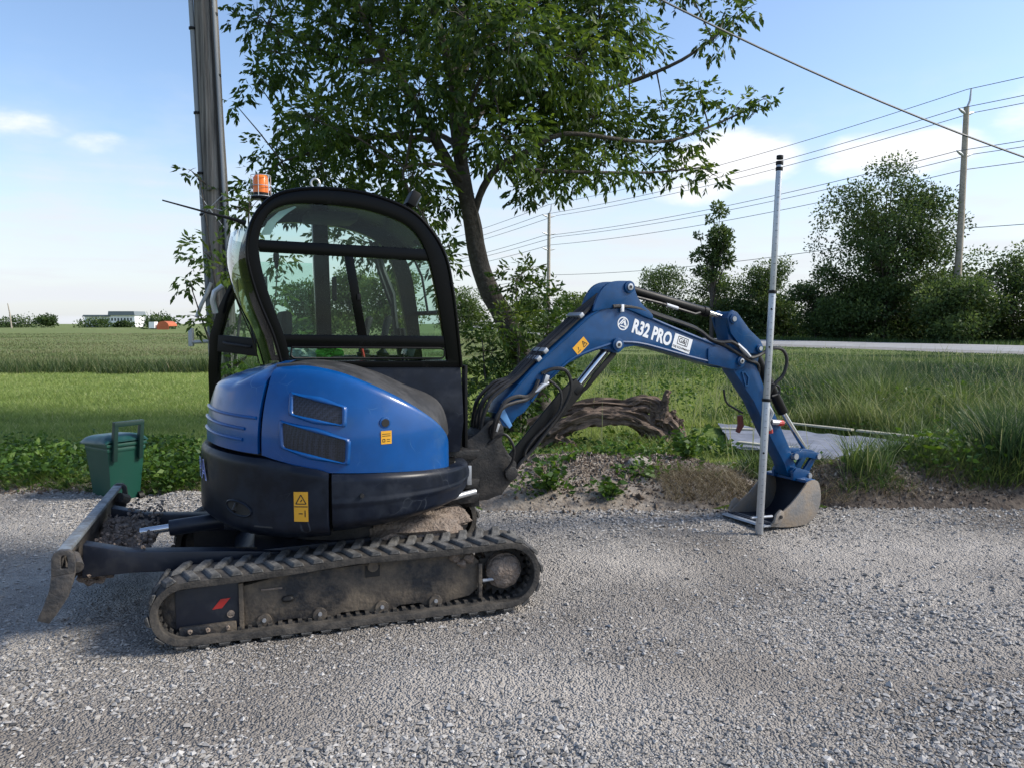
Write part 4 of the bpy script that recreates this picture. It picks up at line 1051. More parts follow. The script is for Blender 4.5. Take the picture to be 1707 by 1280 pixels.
MB().tube([(-.59, YD - .03, 1.425), (-.57, YD - .045, 1.42), (-.45, YD - .045, 1.40), (-.43, YD - .03, 1.398)], .010, 8).build('door_handle', M['casting'], door, FH)
pane('door_pane', [(-.38, 1.81), (-.45, 1.81), (-.515, 1.76), (-.575, 1.63), (-.62, 1.47), (-.38, 1.45)], YD, 'glass', door)
pane('door_pane', [(-.38, 1.34), (-.635, 1.37), (-.64, .98), (-.61, .90), (-.38, .90)], YD, 'glass', door)
MB().tube([(-.56, YD - .08, 1.80), (-.60, YD - .10, 1.76), (-.615, YD - .10, 1.70), (-.61, YD - .08, 1.62)], .016, 8).build('door_rail', M['silver'], door, FH)
FH = FHs
# inside: seat, consoles, levers, screen, wiring
seat = MB().box((.06, .27, 1.08), (.46, .48, .14)).build('seat_cushion', M['seatfab'], cab, FH, bevel=.03)
MB().prism([(-.20, 1.10), (-.10, 1.12), (-.20, 1.42), (-.27, 1.44), (-.31, 1.40)], .04, .50).build('seat_back', M['seatfab'], seat, FH, bevel=.03)
MB().box((-.28, .27, 1.55), (.07, .26, .15)).build('head_rest', M['seatfab'], seat, FH, bevel=.03)
for y_ in (.00, .56):
    cn = MB().prism([(-.12, 1.08), (-.12, 1.32), (.18, 1.34), (.32, 1.28), (.30, 1.0), (0, .98)], y_ - .07, y_ + .07).build('console', M['blackmatt'], cab, FH, bevel=.02)
    x_ = .25
    bt = MB().tube([(x_, y_, 1.30), (x_, y_, 1.325), (x_ + .003, y_, 1.33), (x_ + .005, y_, 1.35), (x_ + .008, y_, 1.355), (x_ + .01, y_, 1.375), (x_ + .012, y_, 1.38), (x_ + .015, y_, 1.40)], [.055, .055, .042, .048, .036, .040, .03, .012], 16).build('lever_boot', M['hose'], cn, FH, smooth=20)
    MB().tube([(x_ + .015, y_, 1.40), (x_ + .02, y_, 1.46), (x_ + .030, y_, 1.52), (x_ + .046, y_, 1.575), (x_ + .064, y_, 1.592)], [.013, .022, .021, .025, .014], 12).build('joystick', M['seatfab'], cn, FH)
for y_ in (.22, .32): MB().tube([(.52, y_, .9), (.47, y_, 1.30), (.44, y_, 1.52)], [.012, .010, .016], 8).build('travel_lever', M['blackmatt'], cab, FH)
MB().tube([(.30, .5, 1.05), (.22, .5, 1.45), (.21, .5, 1.60)], [.012, .010, .014], 8).build('safety_lever', M['red'], cab, FH)
MB().box((.43, .02, 1.40), (.05, .13, .10), Matrix.Rotation(R(20), 3, 'Y')).build('display_screen', M['pane'], cab, FH, bevel=.006)
MB().tube([(.36, YF - .06, 2.1), (.41, YF - .08, 1.9), (.47, YF - .08, 1.75), (.49, YF - .07, 1.55), (.53, YF - .06, 1.32)], .022, 8).build('cable_loom', M['hose'], cab, FH)
MB().tube([(.32, YF - .10, 2.1), (.37, YF - .13, 1.9), (.44, YF - .10, 1.72), (.47, YF - .07, 1.66)], .012, 8).build('cable_loom', M['hose'], cab, FH)
MB().box((.0, .26, 2.19), (.30, .28, .05)).build('roof_console', M['greyplastic'], cab, FH, bevel=.015)
fan = MB().tube([(-.34, .05 + .06 * math.cos(a), 1.93 + .06 * math.sin(a)) for a in np.linspace(0, 2 * math.pi, 20)], .008, 6, False).cyl((-.355, .05, 1.93), (-.325, .05, 1.93), .022, 12).build('cab_fan', M['blackmatt'], cab, FH)
# on the roof: beacon, lifting eye, work light, aerial
bc = MB().box((-.40, .08, 2.262), (.14, .10, .012)).prism([(-.36, 2.20), (-.33, 2.20), (-.39, 2.268), (-.43, 2.268)], .05, .11).build('beacon_bracket', M['black'], EX, FH, bevel=.003)
MB().tube([(-.412, .08, 2.268), (-.412, .08, 2.292)], .044, 20).build('beacon_base', M['blackmatt'], bc, FH)
MB().tube([(-.412, .08, 2.292), (-.412, .08, 2.375), (-.412, .08, 2.390), (-.412, .08, 2.394)], [.045, .042, .034, .012], 24).build('beacon_lens', M['orange'], bc, FH, smooth=60)
cg = MB()
for k in range(6):
    a = k * math.pi / 3 + .2; cg.tube([(-.412 + .056 * math.cos(a), .08 + .056 * math.sin(a), z) for z in (2.27, 2.39)], .0022, 5)
for z_ in (2.272, 2.33, 2.388): cg.tube([(-.412 + .056 * math.cos(a), .08 + .056 * math.sin(a), z_) for a in np.linspace(0, 2 * math.pi, 18)], .0022, 5, False)
cg.build('beacon_cage', M['galv'], bc, FH)
MB().tube([(-.13 + .024 * math.cos(a), -.08, 2.338 + .026 * math.sin(a)) for a in np.linspace(0, 2 * math.pi, 18)], .007, 8, False).cyl((-.13, -.08, 2.285), (-.13, -.08, 2.316), .012, 10).build('lifting_eye', M['pinsteel'], EX, FH)
wl_ = MB().box((.435, -.06, 2.285), (.055, .11, .09), Matrix.Rotation(R(28), 3, 'Y')).box((.40, -.06, 2.225), (.02, .03, .06)).build('work_light', M['blackmatt'], EX, FH, bevel=.012)
MB().box((.462, -.06, 2.272), (.012, .09, .07), Matrix.Rotation(R(28), 3, 'Y')).build('lamp_lens', M['pane'], wl_, FH, bevel=.004)
MB().tube([(-.50, .08, 2.118), (-.55, .09, 2.135), (-.70, .10, 2.17), (-.93, .10, 2.225)], [.016, .010, .006, .004], 8).build('aerial', M['blackmatt'], EX, FH)

# --- boom, arm and bucket (in the swung boom's own plane)
post = MB().prism([(-.25, .80), (-.12, .875), (-.05, .945), (.03, .955), (.06, .90), (.05, .80), (.10, .72), (.155, .66), (.15, .575), (.05, .47), (-.05, .44), (-.14, .44), (-.18, .60)], -.085, .085).build('swing_post', M['casting'], EX, FB, bevel=.014)
for (x, z, r_) in ((0, .88, .05), (.105, .60, .045)): MB().cyl((x, -.105, z), (x, .105, z), r_, 24).build('post_pin', M['casting'], post, FB, bevel=.006)
MB().cyl((-.14, 0, .40), (-.14, 0, .86), .06, 22).build('swing_pin', M['casting'], post, FB, bevel=.006)
for z_ in (.47, .56, .745): MB().prism([(.50, z_ - .035), (.82, z_ - .03), (.84, z_ + .03), (.50, z_ + .035)], -.12, .14).build('house_bracket', M['casting'], EX, FH, bevel=.012)
MB().cyl((.60, -.20, .50), (.80, -.13, .515), .018, 16).build('swing_cylinder_rod', M['pinsteel'], EX, FH)
MB().box((.76, -.13, .62), (.03, .02, .12)).build('grease_block', M['pinsteel'], EX, FH, bevel=.003)
BOOM = [(.02, .985), (.055, .905), (.105, .895), (.16, .955), (.215, .985), (.262, 1.039), (.359, 1.145), (.541, 1.289), (.676, 1.346), (.795, 1.380), (.865, 1.375), (.90, 1.352), (.945, 1.352), (.991, 1.388), (1.08, 1.398), (1.173, 1.392), (1.36, 1.350), (1.562, 1.300), (1.764, 1.248), (1.855, 1.238), (1.99, 1.222), (2.05, 1.235), (2.068, 1.275), (2.045, 1.315), (1.99, 1.330), (1.90, 1.368), (1.788, 1.408), (1.60, 1.472), (1.395, 1.537), (1.195, 1.606), (1.10, 1.645), (1.02, 1.678), (.917, 1.690), (.84, 1.680), (.76, 1.648), (.678, 1.596), (.526, 1.475), (.377, 1.359), (.261, 1.261), (.127, 1.130), (.05, 1.055)]
boom = MB().prism(BOOM, -.072, .072).build('boom', M['boomblue'], EX, FB, bevel=.006)
# welded edge flanges standing proud of the side plates
def flange(path, w, y):
    return MB().tube([(x, y, z) for x, z in path], w, 6)
up = refine([(.05, 1.045), (.127, 1.118), (.261, 1.247), (.377, 1.345), (.526, 1.460), (.678, 1.580), (.76, 1.632), (.84, 1.664), (.917, 1.674), (1.02, 1.662), (1.195, 1.592), (1.395, 1.523), (1.788, 1.396)], 3)
lo = refine([(.262, 1.052), (.359, 1.160), (.541, 1.303), (.676, 1.360), (.795, 1.394), (.9, 1.42), (1.0, 1.425), (1.173, 1.406), (1.562, 1.314), (1.855, 1.252)], 3)
for y_ in (-.074, .074):
    MB().tube([(x, y_, z) for x, z in up], .009, 6).build('edge_weld', M['boomblue'], boom, FB)
    MB().tube([(x, y_, z) for x, z in lo], .009, 6).build('edge_weld', M['boomblue'], boom, FB)
    MB().prism(refine([(.72, 1.63), (.76, 1.73), (.814, 1.800), (.88, 1.832), (.96, 1.840), (1.03, 1.834), (1.058, 1.796), (1.08, 1.743), (1.13, 1.68), (1.215, 1.612), (1.19, 1.585), (1.0, 1.65), (.86, 1.655)], 3), y_ - .012, y_ + .012).build('cylinder_bracket', M['boomblue'], boom, FB, bevel=.004)
    MB().prism(refine([(1.72, 1.37), (1.80, 1.38), (1.95, 1.335), (2.05, 1.32), (2.08, 1.275), (2.05, 1.225), (1.95, 1.215), (1.80, 1.245), (1.72, 1.26)], 3), y_ - .010, y_ + .010).build('nose_plate', M['boomblue'], boom, FB, bevel=.003)
for (x, z, r_) in ((.922, 1.408, .045), (1.012, 1.799, .042), (2.029, 1.273, .036)):
    for y_ in (-1, 1):
        MB().cyl((x, y_ * .07, z), (x, y_ * .098, z), r_, 22).build('pin_boss', M['boomblue'], boom, FB, bevel=.005)
        MB().cyl((x, y_ * .098, z), (x, y_ * .106, z), r_ * .55, 16).build('pin', M['pinsteel'], boom, FB, bevel=.002)
        MB().cyl((x, y_ * .106, z), (x, y_ * .108, z), r_ * .26, 12).build('pin_centre', M['casting'], boom, FB)
MB().prism([(.02, .985), (.105, .885), (.125, .905), (.05, 1.05)], -.076, .076).build('foot_plate', mat('pale_blue_worn', (.10, .26, .52), .4), boom, FB, bevel=.004)
MB().box((-.005, -.10, .905), (.04, .02, .055), Matrix.Rotation(R(20), 3, 'Y')).build('retainer_block', M['pinsteel'], boom, FB, bevel=.003)
# lettering on the boom side
def on_boom(x0, z0, deg, y=-.0735):
    c, s = math.cos(R(deg)), math.sin(R(deg)); return lambda x, y_: (x0 + x * c - y_ * s, y, z0 + x * s + y_ * c)
_pl = on_boom(1.222, 1.482, -17.2)
lettering('lettering', 'R32 PRO', .128, lambda x, y: _pl(x * .72, y), M['white'], boom, FB, .0052)
pb = on_boom(.975, 1.551, -17)
rg = [(.042 * math.cos(a), .042 * math.sin(a)) for a in np.linspace(0, 2 * math.pi, 25)]
rg2 = [(.020, -.017), (0, .024), (-.024, -.017)]
strokes(pb, list(zip(rg[:-1], rg[1:])) + [((-.034, -.020), (0, .038)), ((0, .038), (.034, -.020)), ((.030, -.020), (-.020, -.020)), ((-.014, -.008), (.002, .018)), ((.002, .018), (.016, -.008))], .0085).build('emblem', M['white'], boom, FB, smooth=0)
gs = rect(on_boom(1.488, 1.408, -17.5), .165, .108, 1).build('dealer_sticker', M['white'], boom, FB)
pg = on_boom(1.488, 1.408, -17.5, -.0742)
bx_ = [(-.046, -.012), (.046, -.012), (.046, .042), (-.046, .042), (-.046, -.012)]
strokes(pg, list(zip(bx_[:-1], bx_[1:])), .005).build('sticker_border', M['ink'], gs, FB)
lettering('sticker_lettering', 'G&J', .046, on_boom(1.4925, 1.423, -17.5, -.0743), M['ink'], gs, FB, .0008)
lettering('sticker_lettering', 'G&J EQUIPMENT', .0215, on_boom(1.478, 1.374, -17.5, -.0743), M['ink'], gs, FB, .0004)
ws = rect(on_boom(.637, 1.402, 42), .115, .066, 1).build('warning_sticker', M['yellow'], boom, FB)
strokes(on_boom(.637, 1.402, 42, -.0742), [((.012, -.022), (.046, -.022)), ((.046, -.022), (.029, .016)), ((.029, .016), (.012, -.022)), ((-.046, -.018), (-.016, -.018)), ((-.030, -.010), (-.020, .010)), ((.027, -.012), (.031, 0))], .005).build('print', M['ink'], ws, FB)
# arm
ARM = [(1.90, 1.59), (1.912, 1.622), (1.945, 1.640), (1.985, 1.624), (2.105, 1.501), (2.21, 1.423), (2.246, 1.375), (2.240, 1.323), (2.222, 1.22), (2.33, 1.00), (2.468, .773), (2.598, .556), (2.668, .40), (2.655, .352), (2.61, .338), (2.57, .37), (2.53, .46), (2.35, .715), (2.194, .964), (2.03, 1.15), (1.985, 1.20), (1.955, 1.28), (1.93, 1.40)]
arm = MB().prism(ARM, -.062, .062).build('arm', M['boomblue'], EX, FB, bevel=.007)
for y_ in (-1, 1):
    MB().prism([(1.89, 1.59), (1.905, 1.63), (1.945, 1.650), (1.99, 1.632), (2.11, 1.508), (2.22, 1.430), (2.256, 1.375), (2.225, 1.315), (2.07, 1.335), (1.99, 1.42), (1.93, 1.48)], .064 * y_, .086 * y_).build('lever_plate', M['boomblue'], arm, FB, bevel=.005)
    for (x, z, r_) in ((1.944, 1.585, .035), (2.21, 1.364, .030), (2.615, .392, .038)):
        pn = MB().cyl((x, .06 * y_, z), (x, .10 * y_, z), r_, 20).build('pin_boss', M['boomblue'], arm, FB, bevel=.004)
        MB().cyl((x, .10 * y_, z), (x, .108 * y_, z), r_ * .55, 14).build('pin', M['pinsteel'], pn, FB)
MB().band([(2.06, 1.19), (2.09, 1.20), (2.14, 1.15), (2.13, 1.08), (2.10, 1.08)], [(2.075, 1.18), (2.09, 1.185), (2.125, 1.145), (2.12, 1.095), (2.105, 1.095)], -.070, -.062).build('arm_stiffener', M['boomblue'], arm, FB)
# cylinders
ac = MB().cyl((1.035, 0, 1.795), (1.77, 0, 1.635), .034, 22).cyl((1.73, 0, 1.6437), (1.775, 0, 1.634), .039, 22).build('arm_cylinder', M['blackmatt'], EX, FB, bevel=.004)
MB().cyl((1.77, 0, 1.636), (1.92, 0, 1.598), .020, 16).build('cylinder_rod', M['chrome'], ac, FB)
MB().cyl((1.944, -.05, 1.587), (1.944, .05, 1.587), .036, 18).build('rod_eye', M['boomblue'], ac, FB)
MB().tube([(1.09, -.05, 1.735), (1.30, -.048, 1.695), (1.45, -.048, 1.66), (1.62, -.048, 1.62), (1.68, -.03, 1.63)], .010, 8).build('cylinder_pipe', M['hose'], ac, FB)
MB().cyl((1.36, -.048, 1.683), (1.46, -.048, 1.658), .014, 10).build('pipe_fitting', M['pinsteel'], ac, FB)
bcy = MB().cyl((.10, 0, .60), (.66, 0, 1.135), .052, 24).cyl((.61, 0, 1.087), (.665, 0, 1.140), .060, 24).prism([(.13, .585), (.66, 1.075), (.62, 1.19), (.50, 1.11), (.10, .70)], -.055, -.035).build('boom_cylinder', M['blackmatt'], EX, FB, bevel=.006)
MB().cyl((.66, 0, 1.135), (.90, 0, 1.385), .028, 18).build('cylinder_rod', M['chrome'], bcy, FB)
MB().prism([(.63, 1.06), (.72, 1.12), (.93, 1.34), (.90, 1.365), (.66, 1.14)], .035, .055).build('rod_guard', M['blackmatt'], bcy, FB, bevel=.004)
MB().prism([(.64, 1.075), (.70, 1.11), (.94, 1.345), (.91, 1.37), (.75, 1.21)], -.058, -.040).build('rod_guard', M['blackmatt'], bcy, FB, bevel=.004)
kc = MB().cyl((2.225, 0, 1.36), (2.563, 0, .855), .040, 22).build('bucket_cylinder', M['blackmatt'], EX, FB, bevel=.004)
MB().cyl((2.555, 0, .865), (2.86, 0, .495), .021, 16).build('cylinder_rod', M['chrome'], kc, FB)
# bucket linkage
for y_ in (-1, 1):
    MB().prism(refine([(2.60, .53), (2.63, .545), (2.72, .548), (2.80, .535), (2.875, .525), (2.895, .495), (2.875, .468), (2.80, .485), (2.72, .500), (2.63, .482), (2.60, .50)], 2), .070 * y_, .090 * y_).build('link_plate', M['boomblue'], EX, FB, bevel=.004)
    MB().cyl((2.872, .06 * y_, .495), (2.872, .10 * y_, .495), .022, 16).build('link_pin', M['pinsteel'], EX, FB)
    MB().cyl((2.62, .06 * y_, .513), (2.62, .10 * y_, .513), .024, 16).build('link_pin', M['pinsteel'], EX, FB)
    MB().prism([(2.852, .51), (2.892, .49), (2.775, .325), (2.735, .33), (2.725, .37)], .035 * y_, .060 * y_).build('tipping_link', M['boomblue'], EX, FB, bevel=.005)
MB().prism(refine([(2.63, .54), (2.70, .560), (2.80, .552), (2.86, .53), (2.86, .50), (2.75, .505), (2.63, .49)], 2), -.066, .066).build('link_bridge', M['boomblue'], EX, FB, bevel=.006)
# bucket: floor and back shell, two side plates, cutting edge, side cutters, ears
BW = .215
FLOOR = refine([(2.215, .035), (2.42, .012), (2.58, .010), (2.69, .055), (2.745, .15), (2.750, .245), (2.715, .315), (2.64, .330)], 4)
INR = [(x + (-.018 if x > 2.5 else 0), z + .016 if x < 2.6 else z + .004) for x, z in FLOOR]
bucket = MB().band(FLOOR, INR, -BW, BW, False).build('bucket', M['bucketin'], EX, FB, smooth=40)
SIDE = [(2.600, .330), (2.66, .345), (2.720, .330), (2.752, .25), (2.750, .15), (2.70, .055), (2.59, .004), (2.42, .004), (2.26, .025), (2.235, .045), (2.33, .115), (2.44, .185), (2.545, .275)]
for y_ in (-1, 1):
    sp_ = MB().prism(refine(SIDE + SIDE[:1], 2)[:-1], BW * y_, (BW + .014) * y_).build('side_plate', M['bucketside'], bucket, FB, bevel=.003)
    MB().prism([(2.245, .055), (2.27, .125), (2.315, .155), (2.345, .135), (2.35, .09), (2.31, .05)], (BW + .014) * y_, (BW + .034) * y_).build('side_cutter', M['bucketside'], sp_, FB, bevel=.005)
    MB().cyl((2.31, (BW + .03) * y_, .10), (2.31, (BW + .042) * y_, .10), .014, 10).build('cutter_bolt', M['casting'], sp_, FB)
MB().prism([(2.16, .032), (2.30, .022), (2.30, .042), (2.17, .044)], -BW - .012, BW + .012).build('cutting_edge', M['silver'], bucket, FB, bevel=.003)
MB().box((2.655, 0, .335), (.10, 2 * BW, .022)).build('top_beam', M['boomblue'], bucket, FB, bevel=.004)
for y_ in (-1, 1): MB().prism([(2.575, .33), (2.575, .39), (2.605, .425), (2.65, .42), (2.75, .39), (2.785, .36), (2.78, .31), (2.74, .29)], .088 * y_, .112 * y_).build('bucket_ear', M['boomblue'], bucket, FB, bevel=.006)
MB().cyl((2.75, -.125, .355), (2.75, .125, .355), .020, 14).build('bucket_pin', M['pinsteel'], bucket, FB)
# hoses
def hose(pts, r, name='hose', m='hose'): return MB().tube(refine(pts, 5), r, 7).build(name, M[m], EX, FB)
for k, off in enumerate((-.055, -.02, .018, .052)):
    dz_ = .012 + .006 * (k % 2)
    hose([(-.10, off * 1.2, .80), (-.085, off * 1.3, .95), (-.03 - .02 * (k % 2), off * 1.3, 1.07), (.06, off * 1.2, 1.14 + .01 * k), (.16, off, 1.20), (.261, off, 1.275 + dz_), (.377, off, 1.375 + dz_), (.526, off, 1.492 + dz_), (.678, off, 1.614 + dz_), (.76, off * .8, 1.69), (.84, off * .7, 1.75)], .0135)
hose([(-.02, -.09, .86), (.0, -.13, .98), (.05, -.12, 1.06), (.14, -.10, 1.09), (.22, -.095, 1.085), (.27, -.09, 1.12), (.31, -.085, 1.19)], .014)
hose([(-.03, -.10, .84), (-.03, -.15, .96), (.03, -.14, 1.03), (.12, -.12, 1.055), (.22, -.10, 1.07), (.30, -.09, 1.12)], .012)
hose([(.33, -.085, 1.23), (.42, -.10, 1.26), (.50, -.12, 1.24), (.535, -.12, 1.14), (.50, -.10, 1.02), (.40, -.08, .88), (.28, -.07, .74), (.19, -.07, .66), (.16, -.065, .62)], .012)
hose([(.36, -.085, 1.20), (.45, -.12, 1.12), (.45, -.12, 1.0), (.38, -.09, .90), (.27, -.08, .80), (.22, -.07, .72), (.24, -.07, .67), (.30, -.06, .70)], .009, 'spring_guard_hose', 'casting')
hose([(-.05, -.09, .80), (.04, -.12, .86), (.10, -.14, .78), (.10, -.12, .68), (.06, -.10, .62)], .009)
for pts, r_ in (([(.88, -.085, 1.665), (.95, -.082, 1.668), (1.10, -.075, 1.655), (1.30, -.07, 1.60), (1.52, -.06, 1.545), (1.66, -.055, 1.50), (1.75, -.07, 1.44), (1.83, -.09, 1.415), (1.93, -.10, 1.415), (2.03, -.10, 1.36), (2.11, -.10, 1.30), (2.19, -.10, 1.31), (2.25, -.10, 1.335), (2.32, -.12, 1.365), (2.41, -.13, 1.35), (2.455, -.13, 1.27), (2.43, -.12, 1.16), (2.36, -.10, 1.09), (2.335, -.08, 1.02)], .0135),
                ([(.90, .0, 1.68), (1.10, -.03, 1.672), (1.30, -.03, 1.618), (1.52, -.02, 1.56), (1.66, -.02, 1.515), (1.78, -.04, 1.43), (1.90, -.07, 1.385), (2.00, -.09, 1.33), (2.10, -.09, 1.28), (2.22, -.07, 1.24), (2.26, -.03, 1.12)], .0125)):
    hose(pts, r_)
hose([(2.33, -.10, 1.10), (2.40, -.11, 1.07), (2.40, -.11, 1.02), (2.34, -.10, 1.0)], .008)
hose([(2.03, .09, 1.05), (2.06, .09, .95), (2.14, .085, .90), (2.22, .08, .86)], .008)
MB().tube([(2.32, -.075, .93), (2.36, -.08, .87), (2.33, -.08, .80), (2.35, -.08, .74)], [.018, .022, .014, .02], 8).build('quick_coupling', M['pinsteel'], EX, FB)
MB().tube([(2.36, -.08, .80), (2.45, -.08, .79)], .022, 8).build('quick_coupling', M['pinsteel'], EX, FB)
MB().tube([(2.35, -.08, .745), (2.356, -.08, .715)], .020, 10).build('coupling_cap', M['red'], EX, FB)
MB().tube([(2.43, -.08, .79), (2.48, -.08, .785)], .023, 10).build('coupling_cap', M['red'], EX, FB)
MB().tube([(2.21, .10, .84), (2.22, .10, .76), (2.19, .10, .71)], [.022, .026, .018], 8).build('coupling_cap', mat('dark_red_rubber', (.12, .02, .015), .6), EX, FB)
for (x, z, dg) in ((.63, 1.605, 40), (.36, 1.375, 42), (.31, 1.325, 42)):
    MB().box((x, -.01, z), (.035, .17, .028), Matrix.Rotation(R(-dg), 3, 'Y')).build('hose_clamp', M['pinsteel'], EX, FB, bevel=.004)
MB().box((.955, -.088, 1.655), (.022, .02, .05)).build('hose_clip', M['white'], EX, FB, bevel=.003)
MB().box((.36, -.088, 1.19), (.03, .03, .06), Matrix.Rotation(R(20), 3, 'Y')).build('hose_clamp', M['pinsteel'], EX, FB, bevel=.004)
MB().tube([(.28, -.09, 1.11), (.34, -.09, 1.155), (.38, -.09, 1.17)], [.012, .018, .012], 8).build('hose_fitting', M['pinsteel'], EX, FB)
MB().tube([(1.98, -.10, 1.40), (2.05, -.105, 1.345), (2.10, -.105, 1.305)], [.014, .018, .014], 8).build('hose_fitting', M['pinsteel'], EX, FB)

# ------------------------------------------------------------------ things near the excavator
# crumpled plastic bag lying on the cab's console
FW = EX.matrix_basis @ FH if False else Matrix.Translation(EX.location) @ rotz(18.3) @ FH
b0 = FW @ Vector((-.15, -.06, 1.36))
bag = empty('plastic_bag', b0, label='crumpled white and green plastic bag behind the cab side window', cat='bag')
MB().ball((-.05, 0, .03), .075, .7, 3, (1.2, .7, .55)).build('bag_body', M['bag'], bag)
MB().ball((.07, .01, .03), .07, .7, 3, (1.2, .7, .5)).build('bag_front', M['baggreen'], bag)

# aluminium measuring rod
rod = empty('measuring_rod', (1.835, 5.69, 0), label='tall telescopic aluminium measuring rod standing in front of the bucket', cat='measuring rod')
rv = Vector((.100, .05, 2.76))
def rodp(t): return rv * t
for a, b, r_ in ((0, .36, .0285), (.36, .645, .0255), (.645, .985, .0225)):
    MB().cyl(rodp(a), rodp(b), r_, 14).build('rod_section', M['silver'], rod, bevel=.002)
for t, r_ in ((.36, .034), (.645, .031)): MB().cyl(rodp(t - .004), rodp(t + .004), r_, 16).build('locking_collar', M['blackmatt'], rod, bevel=.002)
for t, r_ in ((.965, .0255), (.98, .0265), (.995, .024)): MB().cyl(rodp(t - .005), rodp(t + .005), r_, 16).build('top_cap', M['blackmatt'], rod, bevel=.003)
tk = MB(); view = Vector((-.31, -.95, 0))
sidev = Vector((.95, -.31, 0))
for k in range(54):
    t = .03 + .93 * k / 54; rr = .029 if t < .36 else (.026 if t < .645 else .023); wdt = .010 if k % 5 else .02
    c = rodp(t) + view * (rr + .0004); tk.add([c + sidev * (.004 - wdt / 2) + Vector((0, 0, -.0012)), c + sidev * (.004 + wdt / 2) + Vector((0, 0, -.0012)), c + sidev * (.004 + wdt / 2) + Vector((0, 0, .0012)), c + sidev * (.004 - wdt / 2) + Vector((0, 0, .0012))], [(0, 1, 2, 3)])
tag(tk.build('scale_marks', M['ink'], rod, smooth=0), kind='stuff')
for t in (.22, .50, .60): MB().cyl(rodp(t) + view * .015, rodp(t) + view * .036, .007, 10).build('lock_button', M['blackmatt'], rod)
MB().tube([rodp(.045) + Vector((-.07, -.02, 0)), rodp(.045) + Vector((.10, .03, .0))], .010, 8).build('foot_bar', M['silver'], rod)

# green kerbside bin
gb = empty('green_bin', (-3.42, 6.66, .0), R(-34), label='small green wheelie bin with lid and raised handle behind the blade', cat='bin')
def frust(z0, w0, d0, z1, w1, d1):
    return [[(sx * w / 2, sy * d / 2, z) for z, w, d in ((z0, w0, d0), (z1, w1, d1))] for sx, sy in ((-1, -1), (1, -1), (1, 1), (-1, 1), (-1, -1))]
MB().grid(frust(.0, .30, .27, .50, .40, .37)).box((0, 0, .01), (.29, .26, .02)).build('bin_body', M['greenbin'], gb, bevel=.02)
MB().box((0, 0, .498), (.425, .395, .026)).box((0, 0, .46), (.405, .375, .03)).build('bin_rim', M['greenbin'], gb, bevel=.008)
P = []
for i in range(13):
    row = []
    for j in range(13):
        u, v = i / 6 - 1, j / 6 - 1; e = 1 - max(abs(u), abs(v)) ** 4
        row.append((u * .228 - .015, v * .208, .516 + .045 * e + .02 * (u + 1) * .5 - .012 * (abs(v) > .95)))
    P.append(row)
MB().shell(P, [[(x, y, z - .014) for x, y, z in r] for r in P]).build('bin_lid', M['greenlid'], gb, smooth=50)
hd = MB()
for y_ in (-.125, .125): hd.prism([(.185, .38), (.225, .37), (.245, .52), (.27, .66), (.225, .665), (.20, .56)], y_ - .020, y_ + .020)
hd.box((.247, 0, .665), (.045, .29, .04)); hd.build('bin_handle', M['binblack'], gb, bevel=.006)
gb.scale = (.90, .90, 1.08)
for y_ in (-.14, .14): MB().cyl((.15, y_ - .025, .05), (.15, y_ + .025, .05), .05, 18).build('bin_wheel', M['blackmatt'], gb)

# dead log with upturned roots
log = empty('dead_log', (.27, 9.3, 0), label='weathered dead log with twisted roots lying behind the boom', cat='log')
def wob(path, r0, r1, n, seed, amp=.06, seg=12, ridged=.25):
    path = refine([tuple(p) for p in path], max(2, n // max(1, len(path) - 1))); mb = MB(); m_ = len(path); rows = []
    pv = [Vector(p) for p in path]; upv = Vector((0, 1, 0))
    for i, p in enumerate(pv):
        d = (pv[min(i + 1, m_ - 1)] - pv[max(i - 1, 0)]).normalized(); u = (upv - d * upv.dot(d)).normalized(); w = d.cross(u); t = i / (m_ - 1); r = r0 + (r1 - r0) * t; row = []
        for k in range(seg + 1):
            a = 2 * math.pi * (k % seg) / seg
            q = 1 + ridged * mnoise.noise(Vector((math.cos(a) * 2.2, math.sin(a) * 2.2, t * 3 + seed))) + amp * 4 * mnoise.noise(Vector((math.cos(a) * 5 + seed, math.sin(a) * 5, t * 9))) + amp * 3 * mnoise.noise(Vector((math.cos(a) * 11 + seed, math.sin(a) * 11, t * 16)))
            row.append(p + (u * math.cos(a) + w * math.sin(a)) * r * q)
        rows.append(row)
    mb.grid(rows); mb.add([pv[0]] + rows[0][:seg], [(0, 1 + (i + 1) % seg, 1 + i) for i in range(seg)]); mb.add([pv[-1]] + rows[-1][:seg], [(0, 1 + i, 1 + (i + 1) % seg) for i in range(seg)])
    return mb
wob([(0, 0, .10), (.29, .02, .28), (.61, 0, .43), (.93, 0, .46), (1.22, 0, .40), (1.44, .03, .22), (1.54, .05, -.04)], .095, .10, 60, 1.0, .12, seg=36, ridged=.6).build('trunk_piece', M['deadwood'], log, smooth=50)
wob([(-.05, .20, .30), (.35, .18, .50), (.78, .16, .58), (1.12, .12, .56), (1.32, .08, .62), (1.50, .05, .52), (1.62, .02, .26), (1.66, 0, -.02)], .065, .075, 60, 5.0, .13, seg=30, ridged=.7).build('trunk_piece', M['deadwood'], log, smooth=50)
